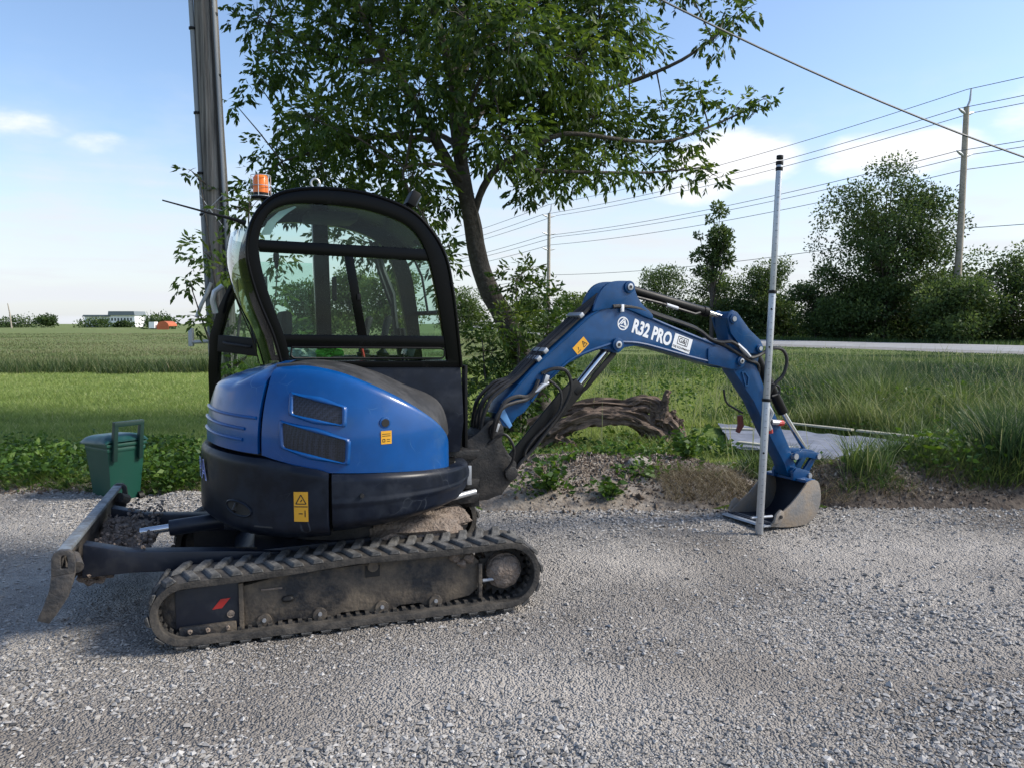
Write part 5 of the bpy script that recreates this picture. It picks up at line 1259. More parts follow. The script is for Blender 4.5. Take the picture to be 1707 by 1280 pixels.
for k, (pth_, a, b) in enumerate([
    ([(1.38, .05, .40), (1.52, .0, .47), (1.565, -.02, .64), (1.60, 0, .76)], .06, .028), ([(1.30, 0, .30), (1.48, -.05, .25), (1.62, -.08, .10), (1.70, -.08, -.02)], .07, .035),
    ([(1.45, 0, .42), (1.62, -.03, .38), (1.74, -.02, .22), (1.79, 0, .02)], .06, .03), ([(1.40, -.05, .20), (1.52, -.10, .10), (1.58, -.12, -.03)], .05, .03),
    ([(1.5, .05, .45), (1.66, .08, .44), (1.76, .06, .34), (1.83, .05, .16)], .045, .018), ([(1.2, -.06, .36), (1.42, -.09, .30), (1.55, -.10, .20), (1.62, -.10, .05)], .035, .018),
    ([(.62, -.02, .44), (.95, -.07, .47), (1.18, -.08, .43), (1.36, -.08, .34)], .03, .02), ([(1.05, .02, .44), (1.2, 0, .53), (1.36, .02, .53), (1.47, .04, .44)], .035, .03), ([(.25, -.05, .2), (.4, -.09, .14), (.6, -.10, .06)], .05, .02), ([(1.55, .02, .30), (1.64, .04, .45), (1.70, .05, .52)], .05, .015), ([(1.60, .0, .20), (1.72, .02, .36), (1.80, .02, .40)], .045, .012), ([(1.50, -.03, .35), (1.545, -.04, .50), (1.53, -.04, .60)], .045, .018)]):
    wob(pth_, a * 1.1, b, 24, 10 + k * 3.1, .14, seg=16, ridged=.8).build('root', M['deadwood'], log, smooth=50)
MB().ball((.16, -.11, .245), .03, .2, 2, (1, .35, 1)).build('knot_hole', M['ink'], log)

# stones
def stone(x, y, r, label, sq=(1.3, 1, .75)):
    mb = MB().ball((0, 0, r * .35), r, .55, 2, sq)
    o = mb.build('stone', M['stone'], smooth=25); o.location = (x, y, float(ground_z(np.array(x), np.array(y))) + .05); tag(o, label, 'stone'); return o
stone(1.215, 7.35, .095, 'pale angular stone lying on the soil below the dead log')

# low weed plants standing alone on the bare soil
def plant(x, y, h, n, label, seed):
    r_ = random.Random(seed); z0 = float(ground_z(np.array(x), np.array(y))) + .03
    root = empty('weed_plant', (x, y, z0), label=label, cat='plant', group='single weeds on the bare soil')
    P, D, L = [], [], []; st_ = MB()
    for k in range(n):
        a = r_.uniform(0, 6.28); tilt = r_.uniform(.15, .8); top = Vector((math.cos(a) * tilt * h * .7, math.sin(a) * tilt * h * .7, h * r_.uniform(.4, 1)))
        st_.tube([(0, 0, -.02), tuple(top * .5 + Vector((0, 0, h * .1))), tuple(top)], [.004, .003, .0015], 4)
        for j in range(9):
            t = .3 + .7 * j / 8; q = top * t; b = a + r_.uniform(-1.6, 1.6)
            P.append(tuple(q)); D.append((math.cos(b), math.sin(b), r_.uniform(-.2, .5))); L.append(r_.uniform(.05, .10) * (.6 + h))
    st_.build('stem', M['weedleaf'], root); L = np.array(L)
    leaves('foliage', np.array(P), np.array(D), L, L * .62, rng.uniform(.2, .75, len(P)), M['weedleaf'], root)
plant(.31, 6.62, .34, 16, 'leafy green weed on the soil bank right of the swing post', 1)
plant(.84, 6.55, .20, 10, 'small green weed at the gravel edge below the pale stone', 2)
plant(-.25, 6.9, .26, 12, 'green weed growing just right of the far track', 3)
plant(1.80, 7.9, .38, 20, 'bushy bright green weed beside the log roots', 4)

# sheet on the grass with boards along its edges
ts = MB(); P = []
c00, c10, c11, c01 = Vector((2.55, 8.85)), Vector((3.78, 7.75)), Vector((5.15, 9.05)), Vector((2.95, 11.1))
for i in range(41):
    row = []
    for j in range(41):
        u, v = i / 40, j / 40; p = (c00 * (1 - u) + c10 * u) * (1 - v) + (c01 * (1 - u) + c11 * u) * v
        fold = .04 * abs(mnoise.noise(Vector((p.x * 1.3 + p.y * .7, p.y * 2.6, 3)))) + .024 * mnoise.noise(Vector((p.x * 4, p.y * 5, 1))) + .006 * mnoise.noise(Vector((p.x * 11, p.y * 13, 2)))
        row.append((p.x, p.y, .13 + fold))
    P.append(row)
shm = MB().shell(P, [[(x, y, z - .006) for x, y, z in r] for r in P]).build('ground_sheet', M['tarp'], smooth=40)
tag(shm, 'crumpled grey white plastic sheet spread on the grass behind the bucket', 'sheet')
def board(a, b, w, label):
    a, b = Vector(a), Vector(b); d = b - a; l = d.length
    o = MB().box((0, 0, 0), (l, w, .024)).build('board', M['board'], bevel=.003)
    o.location = (a + b) / 2; o.rotation_euler = (0, -math.atan2(d.z, d.to_2d().length), math.atan2(d.y, d.x)); tag(o, label, 'board', 'boards weighing down the sheet')
board((3.55, 11.0, .19), (4.40, 10.0, .19), .09, 'pale board along the far edge of the sheet, nearer the bucket rod')
board((4.44, 9.95, .19), (5.20, 9.02, .19), .09, 'pale board along the far edge of the sheet, at its right end')
board((2.72, 10.05, .20), (3.10, 9.95, .20), .08, 'short pale board at the left corner of the sheet')
board((3.30, 10.6, .22), (3.62, 10.75, .22), .08, 'short pale board on the sheet just behind the arm')
board((2.62, 8.95, .19), (3.10, 8.50, .19), .09, 'pale board on the near edge of the sheet behind the rod')
board((2.16, 7.35, .10), (2.30, 7.45, .27), .025, 'thin pale lath sticking up from the weeds left of the bucket')

# old wooden utility pole behind the cab
pole = empty('utility_pole', (-3.205, 8.8, 0), label='old grey wooden utility pole with conduits behind the cab', cat='utility pole')
lean = Vector((-.0293, .004, 1))
def pp(z, dx=0, dy=0): return lean * z + Vector((dx, dy, 0))
wob([pp(z) for z in np.linspace(-.1, 9, 12)], .135, .115, 48, 2.0, .012, 22, .04).build('pole_shaft', M['polewood'], pole, smooth=50)
MB().tube([pp(z, -.135, -.06) for z in (0, 3, 6, 8.6)], .026, 12).build('conduit', M['conduit'], pole)
MB().tube([pp(z, .118, -.085) for z in (2.0, 4, 6, 8.8)], .024, 12).build('conduit', M['conduit'], pole)
MB().tube([pp(z, .095, -.115) for z in (0, 3, 6, 8.8)], .010, 8).build('ground_wire', M['blackmatt'], pole)
for z_, dx_ in ((4.25, .118), (3.85, -.135), (3.2, -.135), (2.9, .118), (2.75, -.135), (4.75, -.135), (4.9, .118)):
    MB().cyl(pp(z_ - .012, dx_, -.07), pp(z_ + .012, dx_, -.07), .034, 12).build('conduit_strap', M['blackmatt'], pole)
for a, b in ((2.95, 2.60), (2.70, 2.95), (2.85, 2.78)): MB().tube([pp(a, -.12, -.16), pp((a + b) / 2, 0, -.175), pp(b, .12, -.14)], .004, 5).build('tie_wire', M['galv'], pole)
MB().box((-.36, -.12, 1.40), (.045, .06, .20)).build('bracket_plate', M['galv'], pole, bevel=.004)
MB().tube([(-.36, -.12, 1.345), (-.10, -.12, 1.36)], .020, 10).build('bracket_arm', M['galv'], pole)
MB().tube([(-.30, -.10, 1.62), (-.24, -.11, 1.76), (-.16, -.12, 1.90), (-.12, -.12, 2.0)], .022, 10).build('bent_pipe', M['galv'], pole)
MB().box((0, 0, 8.3), (.12, 1.6, .10)).build('crossarm', M['polewood'], pole, bevel=.005)

def catenary(a, b, sag, n=24):
    a, b = Vector(a), Vector(b); return [a.lerp(b, k / n) - Vector((0, 0, 4 * sag * (k / n) * (1 - k / n))) for k in range(n + 1)]
def wire(a, b, sag, r, label, name='power_line'):
    o = MB().tube(catenary(a, b, sag), r, 5, False).build(name, M['wire']); tag(o, label, 'wire', 'overhead wires'); return o
wire((-3.44, 8.8, 7.85), (11.0, 12.1, 3.15), .62, .014, 'thick twisted service cable sagging across the sky from the tree', 'service_cable')

# ------------------------------------------------------------------ main tree
CROWN = [(-2.8, 12.4, 2.85, 0.42), (-2.3, 12.3, 2.7, 0.4), (-1.8, 12.5, 2.75, 0.4), (-1.5, 12.2, 3.0, 0.42), (-1.12, 9.9, 2.95, 0.3), (-1.0, 10.0, 2.45, 0.24), (-0.85, 9.8, 1.95, 0.2), (-1.5, 10.4, 3.1, 0.35), (-2.9, 10.0, 4.9, 0.4), (-2.6, 10.6, 4.3, 0.5), (-3.3, 11.6, 5.2, 0.45), (-3.56, 11.27, 5.82, 0.43), (-3.4, 12.21, 5.91, 0.52), (-3.16, 9.96, 4.53, 0.28), (-3.87, 11.25, 4.6, 0.17), (-2.38, 10.9, 5.6, 0.63), (-2.31, 10.37, 5.43, 0.6), (-2.28, 12.48, 5.37, 0.72), (-1.74, 9.65, 4.56, 0.56), (-2.34, 9.46, 3.96, 0.47), (-2.96, 12.27, 4.71, 0.61), (-3.54, 12.22, 4.12, 0.55), (-3.32, 10.35, 3.35, 0.33), (-2.96, 12.49, 3.9, 0.72), (-2.71, 11.18, 3.73, 0.64), (-1.81, 10.29, 3.98, 0.59), (-1.83, 10.23, 3.92, 0.59), (-1.43, 10.93, 3.53, 0.55), (-1.22, 9.87, 3.41, 0.49), (-2.28, 11.88, 3.3, 0.5), (-3.25, 11.81, 3.38, 0.44), (-1.05, 9.11, 4.21, 0.55), (-1.0, 9.01, 4.12, 0.54), (-1.64, 12.68, 6.17, 0.83), (-1.5, 11.13, 5.56, 0.73), (-0.67, 12.18, 6.16, 0.84), (-0.51, 8.9, 4.91, 0.62), (-0.51, 12.67, 5.43, 0.78), (-0.46, 10.67, 4.87, 0.66), (0.04, 9.32, 4.88, 0.64), (-0.02, 8.75, 4.61, 0.61), (0.39, 11.13, 4.71, 0.75), (0.37, 10.89, 4.66, 0.74), (-0.09, 9.22, 3.7, 0.53), (-0.18, 11.3, 4.14, 0.65), (0.74, 12.76, 4.29, 0.74), (0.66, 12.49, 4.16, 0.72), (0.36, 10.19, 3.39, 0.39), (1.26, 12.33, 4.69, 0.71), (1.15, 11.23, 4.45, 0.65), (0.85, 10.63, 5.04, 0.74), (0.77, 9.49, 4.66, 0.66), (1.13, 10.4, 5.49, 0.64), (1.1, 10.24, 5.38, 0.63), (1.84, 11.96, 5.65, 0.51), (1.76, 11.92, 4.46, 0.5), (1.2, 10.19, 3.62, 0.43), (2.2, 11.63, 4.64, 0.38), (2.43, 11.46, 4.26, 0.42), (2.41, 11.14, 3.69, 0.33), (2.76, 10.9, 3.59, 0.2), (2.01, 12.02, 3.95, 0.42), (2.73, 11.68, 4.87, 0.32), (3.29, 11.78, 4.73, 0.33), (3.69, 11.74, 4.84, 0.2), (2.78, 11.08, 5.42, 0.27), (3.22, 12.06, 6.16, 0.35), (3.37, 11.43, 6.02, 0.19), (0.13, 12.12, 3.52, 0.26), (0.82, 10.69, 3.48, 0.28), (-0.95, 11.54, 3.38, 0.32), (-0.94, 9.67, 2.61, 0.25), (-0.82, 9.89, 2.3, 0.2), (-1.33, 9.29, 5.53, 0.68), (-1.81, 12.38, 6.91, 0.9), (-0.53, 9.78, 5.88, 0.75), (-0.61, 11.57, 6.72, 0.89), (0.43, 12.6, 7.04, 0.92), (0.34, 11.8, 6.64, 0.86), (1.3, 10.54, 6.22, 0.65), (1.51, 12.53, 7.09, 0.77), (-2.72, 12.52, 7.01, 0.77), (-2.21, 10.08, 6.0, 0.62), (2.32, 11.3, 6.4, 0.52), (-3.4, 12.28, 6.82, 0.52), (-0.3, 11.0, 6.88, 0.75), (-1.83, 10.47, 6.97, 0.75), (-1.72, 9.8, 7.58, 0.75), (-0.81, 11.19, 7.36, 0.75), (0.2, 10.93, 9.1, 0.75), (0.98, 10.38, 7.28, 0.75), (0.81, 10.89, 7.68, 0.75), (-1.18, 12.52, 7.88, 0.75), (-0.6, 12.02, 6.92, 0.75), (-1.09, 10.4, 7.36, 0.75), (0.17, 9.1, 6.63, 0.75), (-0.67, 10.94, 9.03, 0.75), (-0.18, 10.52, 7.3, 0.75), (1.07, 12.6, 7.36, 0.75), (-0.99, 10.56, 8.28, 0.75), (-1.93, 10.01, 6.91, 0.75), (-0.26, 10.51, 7.99, 0.75), (-0.61, 11.42, 7.98, 0.75), (-0.9, 11.11, 8.54, 0.75), (-0.38, 10.96, 7.26, 0.75), (-1.59, 11.3, 8.91, 0.75), (-0.32, 10.99, 8.62, 0.75), (-1.21, 11.36, 8.44, 0.75), (-0.76, 10.59, 8.97, 0.75), (-0.75, 11.32, 8.81, 0.75), (-0.15, 11.35, 8.76, 0.75)]
SAPL = [(-3.15, 8.05, 2.28, 0.22), (-3.55, 8.67, 2.01, 0.17), (-3.43, 8.56, 1.61, 0.17), (-2.74, 8.35, 2.78, 0.22), (-2.88, 8.23, 2.73, 0.17), (-3.49, 8.62, 3.21, 0.09), (-3.36, 8.73, 3.06, 0.08), (-2.99, 8.11, 2.08, 0.15), (-3.04, 8.38, 1.55, 0.14), (-2.53, 8.44, 2.25, 0.22), (-2.59, 8.4, 1.81, 0.22), (-2.37, 8.27, 1.42, 0.19), (-2.83, 8.12, 1.18, 0.19)]
SHRUB = [(0.05, 10.49, 2.11, 0.27), (0.38, 10.71, 1.88, 0.36), (-0.03, 9.97, 1.55, 0.32), (0.59, 10.13, 1.4, 0.36), (-0.28, 10.72, 1.14, 0.32), (0.22, 10.69, 1.06, 0.44), (-0.44, 10.56, 0.74, 0.32), (-0.03, 9.93, 0.63, 0.4), (0.54, 10.62, 0.9, 0.32), (0.72, 10.88, 1.55, 0.24), (-0.45, 10.9, 1.38, 0.18), (0.05, 10.6, 0.24, 0.36), (-0.49, 9.95, 0.32, 0.28), (0.22, 10.74, 2.29, 0.16)]

tree = empty('maple_tree', (.5, 11, 0), label='leaning broad leafy tree with dark trunk behind the cab and boom', cat='tree')
def rel(p): return (p[0] - .5, p[1] - 11, p[2])
trunk = wob([rel(p) for p in [(.56, 11, -.1), (.336, 11, .576), (.123, 11, 1.086), (-.114, 11, 1.634), (-.324, 11, 2.011), (-.474, 11, 2.469), (-.547, 11, 2.883), (-.629, 11, 3.295), (-.734, 11, 3.948), (-.796, 11, 4.757), (-.726, 11, 5.477), (-.517, 11.1, 6.6), (-.5, 11, 8.2)]], .185, .05, 60, 7.0, .03, 16, .18).build('trunk', M['bark'], tree, smooth=60)
LIMBS = [([(-.629, 11, 3.295), (-.942, 10.9, 3.867), (-1.269, 10.7, 4.435), (-1.634, 10.5, 4.998), (-1.996, 10.4, 5.636), (-2.229, 10.3, 6.425)], .085, .03),
 ([(-.52, 11, 3.10), (-.40, 10.95, 3.42), (-.195, 10.8, 3.663), (.22, 10.6, 3.851), (.717, 10.6, 4.07), (1.546, 10.8, 4.03), (2.208, 11.2, 4.111), (2.866, 11.6, 4.40), (3.5, 11.75, 4.7)], .055, .012),
 ([(-.796, 11, 4.757), (-.439, 11.2, 5.477), (-.029, 11.5, 5.873), (.379, 11.8, 6.268), (.7, 12, 7)], .07, .02),
 ([(-.757, 11, 4.354), (.054, 11.2, 4.757), (.878, 11.4, 4.797), (1.7, 11.6, 5.038), (2.436, 11.5, 5.317), (3.0, 11.7, 5.75)], .055, .014),
 ([(-1.107, 10.8, 4.03), (-1.687, 10.6, 4.03), (-2.435, 10.8, 3.948), (-3.185, 11, 3.786)], .045, .012),
 ([(-1.634, 10.5, 4.998), (-2.168, 10.8, 5.078), (-2.739, 11, 5.317), (-3.4, 11.2, 5.7)], .04, .012),
 ([(-.796, 11, 4.757), (-.972, 10.6, 5.477), (-1.254, 10.2, 6.11), (-1.5, 10, 7)], .06, .02),
 ([(-.195, 10.8, 3.663), (.387, 10.4, 3.541), (1.136, 10.6, 3.56), (1.967, 11, 3.64), (2.6, 11, 3.70)], .035, .010),
 ([(-.70, 11, 3.7), (-.6, 10.4, 4.1), (-.4, 9.8, 4.5), (0, 9.3, 4.8)], .05, .015), ([(-.72, 11, 3.8), (-.6, 11.7, 4.4), (-.2, 12.3, 5.0), (.5, 12.6, 5.2)], .05, .015),
 ([(-.68, 11, 3.5), (-.85, 10.4, 3.6), (-1.2, 9.8, 3.5), (-1.3, 9.5, 3.3), (-1.0, 9.6, 2.7)], .03, .01), ([(-.74, 11, 4.0), (-1.3, 11.8, 4.4), (-2.2, 12.3, 4.4), (-3.0, 12.3, 4.3)], .05, .012)]
tips = []
for k, (pts, a, b) in enumerate(LIMBS):
    wob([rel(p) for p in pts], a, b, 24, 20 + k, .03, 8, .15).build('limb', M['bark'], tree, smooth=60)
    tips += [Vector(p) for p in refine(pts, 4)]
def foliage(clumps, off, mt, parent, per, llen, branch_pts, tone0=.3, droop=.35, seed=0, twig_r=.006, tm='bark', lobe=5):
    """compound leaves on twigs: several leaflets hang from every leaf stalk"""
    rr = np.random.default_rng(seed); P, D, T, tw = [], [], [], MB()
    for ci, (cx, cy, cz, r) in enumerate(clumps):
        c = np.array((cx, cy, cz)) - off; ns = max(4, int(per * (r / .6) ** 2))
        if branch_pts:
            w = Vector((cx, cy, cz)); q = min(branch_pts, key=lambda t: (t - w).length_squared); q = np.array(q) - off
            mid = (q + c) / 2 + np.array((0, 0, .12 * r)); tw.tube([tuple(q), tuple(mid), tuple(c)], [twig_r * 2.2, twig_r * 1.6, twig_r], 5)
        for _ in range(max(3, ns // 12)):
            d = rr.normal(size=3); d /= np.linalg.norm(d); e = c + d * r * rr.uniform(.5, .95); tw.tube([tuple(c), tuple((c + e) / 2 + np.array((0, 0, .06 * r))), tuple(e)], [twig_r, twig_r * .7, twig_r * .35], 4, False)
        d = rr.normal(size=(ns, 3)); d = d / np.linalg.norm(d, axis=1)[:, None]
        pos = c + d * (r * rr.random(ns) ** .42)[:, None] * np.array((1.12, 1, .82))
        ct = tone0 + rr.normal(0, .10)
        ax = d * .8 + rr.normal(size=(ns, 3)) * .6; ax[:, 2] -= droop; ax /= np.linalg.norm(ax, axis=1)[:, None]
        for k in range(lobe):
            t = k / (lobe - 1); sgn = 1 if k % 2 else -1
            sd = np.cross(ax, rr.normal(size=(ns, 3)) * .25 + np.array((0, 0, 1))); sd /= np.maximum(np.linalg.norm(sd, axis=1)[:, None], 1e-6)
            dd = ax * (.55 + .6 * t) + sd * sgn * (1.0 - t) + np.array((0, 0, -droop * .9))
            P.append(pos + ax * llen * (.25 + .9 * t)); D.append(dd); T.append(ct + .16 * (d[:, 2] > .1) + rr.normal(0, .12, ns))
    tw.build('twigs', M[tm], parent)
    P, D, T = np.concatenate(P), np.concatenate(D), np.concatenate(T); L = llen * rng.uniform(.75, 1.25, len(P))
    return leaves('crown', P, D, L, L * .38, T, M[mt], parent)
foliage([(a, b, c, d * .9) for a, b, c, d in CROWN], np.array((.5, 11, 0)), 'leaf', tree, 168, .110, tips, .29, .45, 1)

sap = empty('sapling', (-3.0, 8.35, 0), label='slender leafy sapling growing beside the grey utility pole', cat='tree')
SB = []
for k, pts in enumerate(([(-3.0, 8.35, -.05), (-3.02, 8.34, .8), (-3.1, 8.3, 1.6), (-3.2, 8.4, 2.2), (-3.38, 8.6, 3.1)], [(-3.02, 8.34, .8), (-2.9, 8.3, 1.5), (-2.8, 8.3, 2.2), (-2.76, 8.32, 2.85)], [(-3.02, 8.34, .9), (-3.25, 8.45, 1.3), (-3.5, 8.6, 1.9)], [(-2.95, 8.32, 1.1), (-2.6, 8.4, 1.5), (-2.5, 8.42, 2.3)])):
    wob([(x + 3.0, y - 8.35, z) for x, y, z in pts], .022 - .003 * k, .006, 14, 40 + k, .02, 7, .1).build('trunk' if k == 0 else 'limb', M['bark'], sap, smooth=60); SB += [Vector(p) for p in refine(pts, 4)]
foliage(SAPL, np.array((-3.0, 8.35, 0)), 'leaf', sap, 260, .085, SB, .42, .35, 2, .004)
shr = empty('shrub', (.1, 10.3, 0), label='leafy green shrub round the foot of the leaning tree', cat='shrub')
SB = []
for k, pts in enumerate(([(.1, 10.3, -.05), (.1, 10.3, .8), (.05, 10.4, 2.1)], [(.1, 10.3, 0), (.4, 10.4, .9), (.5, 10.5, 1.8)], [(.1, 10.3, 0), (-.3, 10.4, .6), (-.4, 10.6, 1.3)])):
    wob([(x - .1, y - 10.3, z) for x, y, z in pts], .03, .008, 10, 60 + k, .02, 7, .1).build('stem', M['bark'], shr, smooth=60); SB += [Vector(p) for p in refine(pts, 4)]
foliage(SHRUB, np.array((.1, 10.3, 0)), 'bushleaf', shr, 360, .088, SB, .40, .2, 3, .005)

# ------------------------------------------------------------------ roadside trees, hedge, poles, wires
def far_tree(name, x, y, w, h, z0, label, cat, group, seed, n=5200, leaf=.24, tone=.3, trunk_h=.25, blobs=26, shape=1.0, tk=.012, bushy=False, br=.75):
    rr = np.random.default_rng(seed); root = empty(name, (x, y, 0), label=label, cat=cat, group=group)
    B_ = []
    for k in range(blobs):
        d = rr.normal(size=3); d /= np.linalg.norm(d); q = rr.random() ** .45
        zz = z0 + (h - z0) * ((.5 + .42 * d[2] * q) if not bushy else .06 + .78 * rr.random() ** .85)
        wk = w / 2 * (1 - shape * .45 * ((zz - z0) / (h - z0)) ** 2)
        B_.append((d[0] * q * wk * .85, d[1] * q * wk * .7, zz, rr.uniform(.13, .26) * w * (br if not bushy else .62)))
    tb = MB().tube([(0, 0, -.1), (rr.uniform(-.1, .1), 0, h * .35), (rr.uniform(-.2, .2), 0, h * .8)], [h * tk * 1.3, h * tk, h * tk * .3], 8)
    for b in B_[::2]: tb.tube([(0, 0, max(z0 * .6, b[2] * .45)), ((b[0]) * .5, b[1] * .5, b[2] * .8), b[:3]], [h * tk * .5, h * tk * .3, h * tk * .1], 5)
    tb.build('trunk', M['bark'], root)
    P, D, T = [], [], []
    area = sum(b[3] ** 2 for b in B_)
    for b in B_:
        k = max(20, int(n * b[3] ** 2 / area)); d = rr.normal(size=(k, 3)); d /= np.linalg.norm(d, axis=1)[:, None]
        p = np.array(b[:3]) + d * (b[3] * rr.random(k) ** .4)[:, None] * np.array((1.15, 1.1, .85)) * (1 + .14 * rr.normal(size=(k, 1)))
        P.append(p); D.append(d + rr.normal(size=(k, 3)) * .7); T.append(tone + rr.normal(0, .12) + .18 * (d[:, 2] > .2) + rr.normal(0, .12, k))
    P, D, T = np.concatenate(P), np.concatenate(D), np.concatenate(T); P[:, 2] = np.maximum(P[:, 2], .02)
    L = leaf * rr.uniform(.6, 1.4, len(P)); leaves('crown', P, D, L, L * .6, T, M['farleaf'], root)
GH = 'hedge bushes beyond the road'
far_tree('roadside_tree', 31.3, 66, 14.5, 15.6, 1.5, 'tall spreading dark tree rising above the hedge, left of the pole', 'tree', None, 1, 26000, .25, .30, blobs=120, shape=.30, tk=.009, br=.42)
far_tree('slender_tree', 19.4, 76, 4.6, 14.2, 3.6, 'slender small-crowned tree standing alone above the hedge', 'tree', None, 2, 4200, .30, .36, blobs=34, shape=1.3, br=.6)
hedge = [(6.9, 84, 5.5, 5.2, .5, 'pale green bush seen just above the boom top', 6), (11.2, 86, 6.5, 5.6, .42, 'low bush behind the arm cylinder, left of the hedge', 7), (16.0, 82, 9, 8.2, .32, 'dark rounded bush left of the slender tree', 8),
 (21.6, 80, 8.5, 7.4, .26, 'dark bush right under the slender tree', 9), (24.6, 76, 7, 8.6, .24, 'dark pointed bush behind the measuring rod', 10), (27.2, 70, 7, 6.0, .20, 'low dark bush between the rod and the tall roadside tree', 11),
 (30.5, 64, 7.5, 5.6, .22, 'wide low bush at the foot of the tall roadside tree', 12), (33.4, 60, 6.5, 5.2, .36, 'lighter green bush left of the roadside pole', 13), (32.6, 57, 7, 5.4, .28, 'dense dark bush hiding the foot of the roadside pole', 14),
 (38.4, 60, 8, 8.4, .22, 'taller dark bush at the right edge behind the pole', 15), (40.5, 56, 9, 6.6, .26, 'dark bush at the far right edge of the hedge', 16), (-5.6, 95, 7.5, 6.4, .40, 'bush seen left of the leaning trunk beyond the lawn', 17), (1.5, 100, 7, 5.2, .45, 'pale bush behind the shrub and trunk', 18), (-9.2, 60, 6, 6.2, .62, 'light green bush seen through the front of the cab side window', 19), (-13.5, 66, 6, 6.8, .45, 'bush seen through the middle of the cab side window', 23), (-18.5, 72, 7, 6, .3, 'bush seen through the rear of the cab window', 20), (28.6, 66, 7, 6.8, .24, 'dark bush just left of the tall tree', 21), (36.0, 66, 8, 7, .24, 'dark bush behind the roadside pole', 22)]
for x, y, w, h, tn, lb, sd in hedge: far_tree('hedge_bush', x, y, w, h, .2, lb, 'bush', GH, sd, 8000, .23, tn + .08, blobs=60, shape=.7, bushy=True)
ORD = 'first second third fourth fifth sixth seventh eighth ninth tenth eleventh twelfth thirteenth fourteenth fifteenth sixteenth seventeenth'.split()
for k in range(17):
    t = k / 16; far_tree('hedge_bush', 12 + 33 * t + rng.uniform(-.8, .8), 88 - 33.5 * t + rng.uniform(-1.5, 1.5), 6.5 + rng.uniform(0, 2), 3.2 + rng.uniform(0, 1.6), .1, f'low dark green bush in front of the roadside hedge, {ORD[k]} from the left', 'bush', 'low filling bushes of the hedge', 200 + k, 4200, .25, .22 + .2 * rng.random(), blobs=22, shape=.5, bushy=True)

def roadside_pole(x, y, top, arms, label, dirv, seed):
    root = empty('roadside_pole', (x, y, 0), label=label, cat='utility pole')
    MB().tube([(0, 0, -.2), (.01 * top, 0, top * .5), (.012 * top, 0, top * .93)], [.30, .25, .20], 14).build('pole_shaft', M['farwood'], root)
    MB().tube([(.012 * top, 0, top * .92), (.012 * top + .25, 0, top * .955), (.012 * top + .3, 0, top)], [.10, .09, .06], 8).build('pole_top_bracket', M['galv'], root)
    for z in arms:
        for s in (-1, 1):
            n_ = Vector((dirv.y, -dirv.x, 0)); p = Vector((.011 * top, 0, z - .25)); q = p + n_ * s * 1.1 + Vector((0, 0, .3))
            MB().tube([p, p.lerp(q, .5), q], [.07, .12, .06], 8).build('insulator', M['galv'], root)
    return root
dv = (Vector((5.1, 109, 0)) - Vector((35.1, 62, 0))).normalized(); nv = Vector((dv.y, -dv.x, 0))
roadside_pole(35.05, 62, 19.7, (18.0, 14.8), 'tall wooden power pole rising from the hedge at right', dv, 1)
roadside_pole(4.9, 109, 18.0, (16.4, 14.0, 11.9), 'distant wooden power pole seen above the boom', dv, 2)
A0, B0, C0, D0 = Vector((35.3, 62, 0)), Vector((5.1, 109, 0)), Vector((56, 27, 0)), Vector((-34, 192, 0))
names = ['topmost', 'upper left hand', 'upper right hand', 'middle left hand', 'middle right hand', 'lower', 'lowest']
spec = [(17.9, 0), (16.45, -1.1), (16.45, 1.1), (13.55, -1.1), (13.55, 1.1), (12.4, .2), (8.3, .3)]
for nm, (z, o) in zip(names, spec):
    zn = 1.55 + (z - 1.55) * 1.107
    a, b, c, d = (p + nv * o + Vector((0, 0, q)) for p, q in ((A0, zn), (B0, z), (C0, zn), (D0, z)))
    wire(a, b, .8, .028, f'{nm} power line between the two roadside poles')
    wire(a, c, .4, .028, f'{nm} power line running off right from the near roadside pole')
    wire(b, d, 1.0, .034, f'{nm} power line running away left from the distant pole')

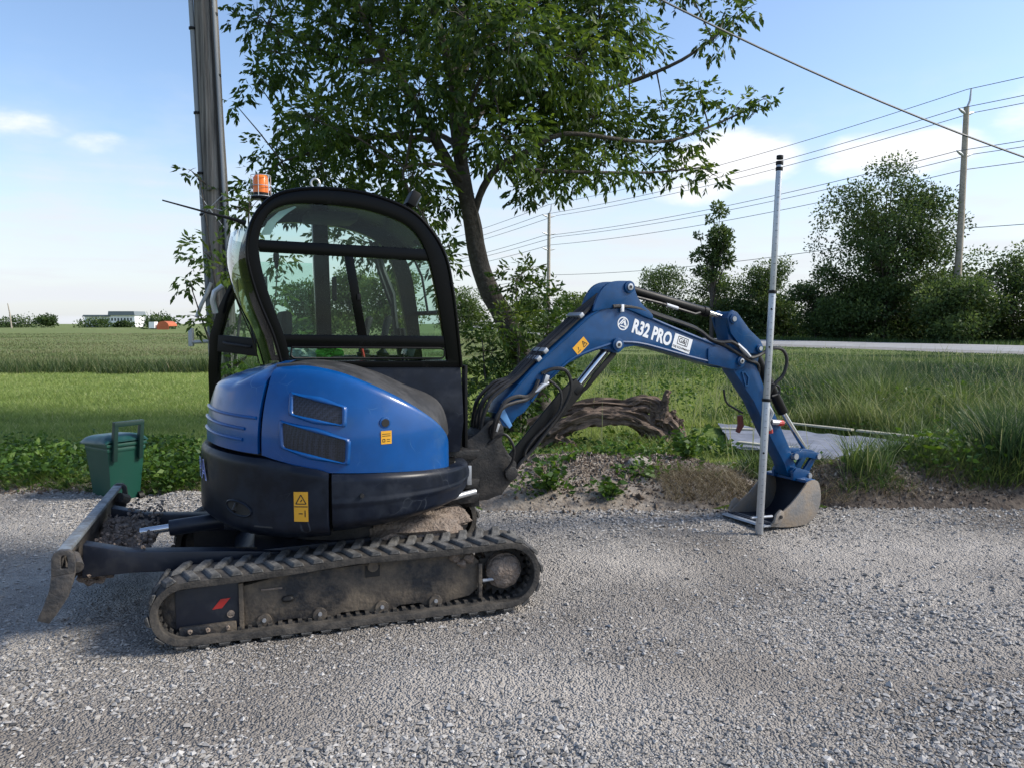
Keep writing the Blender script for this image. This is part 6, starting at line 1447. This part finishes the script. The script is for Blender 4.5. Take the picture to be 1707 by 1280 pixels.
# ------------------------------------------------------------------ far left: building, trees, shelter, mast
bd = empty('farm_building', (-177.5, 350, 0), label='long white building with grey roofs on the horizon at left', cat='building')
MB().box((-5.9, 0, 2.6), (11.2, 8, 5.2)).build('wall', M['bwall'], bd)
MB().box((5.4, 0, 2.9), (11.0, 9, 5.8)).build('wall', M['bwall'], bd)
MB().prism([(-12.2, 4.6), (-11.6, 5.4), (.3, 5.4), (.2, 4.6)], -4.9, 4.9).build('roof', M['broof'], bd)
MB().prism([(-.5, 5.2), (-.2, 7.0), (11.0, 7.0), (11.4, 5.2)], -5.4, 5.4).build('roof', M['broof'], bd)
for k in range(9): MB().box((-10.6 + k * 1.2, -4.05, 3.0), (.6, .12, 1.0)).build('window', M['pane'], bd)
for k in range(7): MB().box((.9 + k * 1.4, -4.55, 3.4), (.7, .12, 1.2)).build('window', M['pane'], bd)
tn_ = empty('arched_shelter', (-88.2, 200, 0), label='small orange arched shelter on the horizon right of the white building', cat='shelter')
P = [[(1.5 * math.cos(a), y, .9 + 1.3 * math.sin(a)) for a in np.linspace(0, math.pi, 14)] for y in (-2.5, 0, 2.5)]
MB().grid(P).build('arched_cover', M['tentorange'], tn_)
MB().add([(0, -2.5, 1)] + [(1.5 * math.cos(a), -2.5, .9 + 1.3 * math.sin(a)) for a in np.linspace(0, math.pi, 14)], [(0, i, i + 1) for i in range(1, 14)]).box((0, -2.5, .5), (3.0, .1, .9)).build('end_wall', M['tentorange'], tn_)
MB().box((-2.6, -2, 1.2), (1.4, 2, 1.6)).build('white_annex', M['bwall'], tn_)
ms = MB().tube([(0, 0, 0), (-.4, 0, 5), (-.9, 0, 8)], [.25, .2, .12], 8).build('mast', M['farwood']); ms.location = (-160, 250, 0); tag(ms, 'thin dark mast standing on the far left horizon', 'mast')
GF = 'far trees along the left horizon'
for k, (x, y, w, h, lb) in enumerate([(-173, 290, 10, 5.2, 'small rounded tree on the horizon left of the white building'), (-190, 300, 20, 2.8, 'low tree clump at the far left edge of the horizon'), (-157, 295, 16, 2.6, 'low tree clump just right of the rounded horizon tree'), (-150, 302, 8, 2.3, 'low shrubs left of the white building'),
  (-98, 215, 14, 3.6, 'dark shrubs left of the orange shelter'), (-84, 235, 16, 4.4, 'dark trees right behind the orange shelter'), (-72, 230, 16, 4.2, 'horizon trees just left of the utility pole'), (-60, 225, 14, 4.6, 'horizon trees seen behind the open cab door'), (-48, 215, 16, 5.0, 'horizon trees seen through the rear cab glass'), (-36, 210, 16, 5.2, 'horizon trees seen through the middle of the cab')]):
    far_tree('horizon_tree', x, y, w, h, .1, lb, 'tree', GF, 100 + k, 1500, .75, .22, blobs=16, shape=.4)
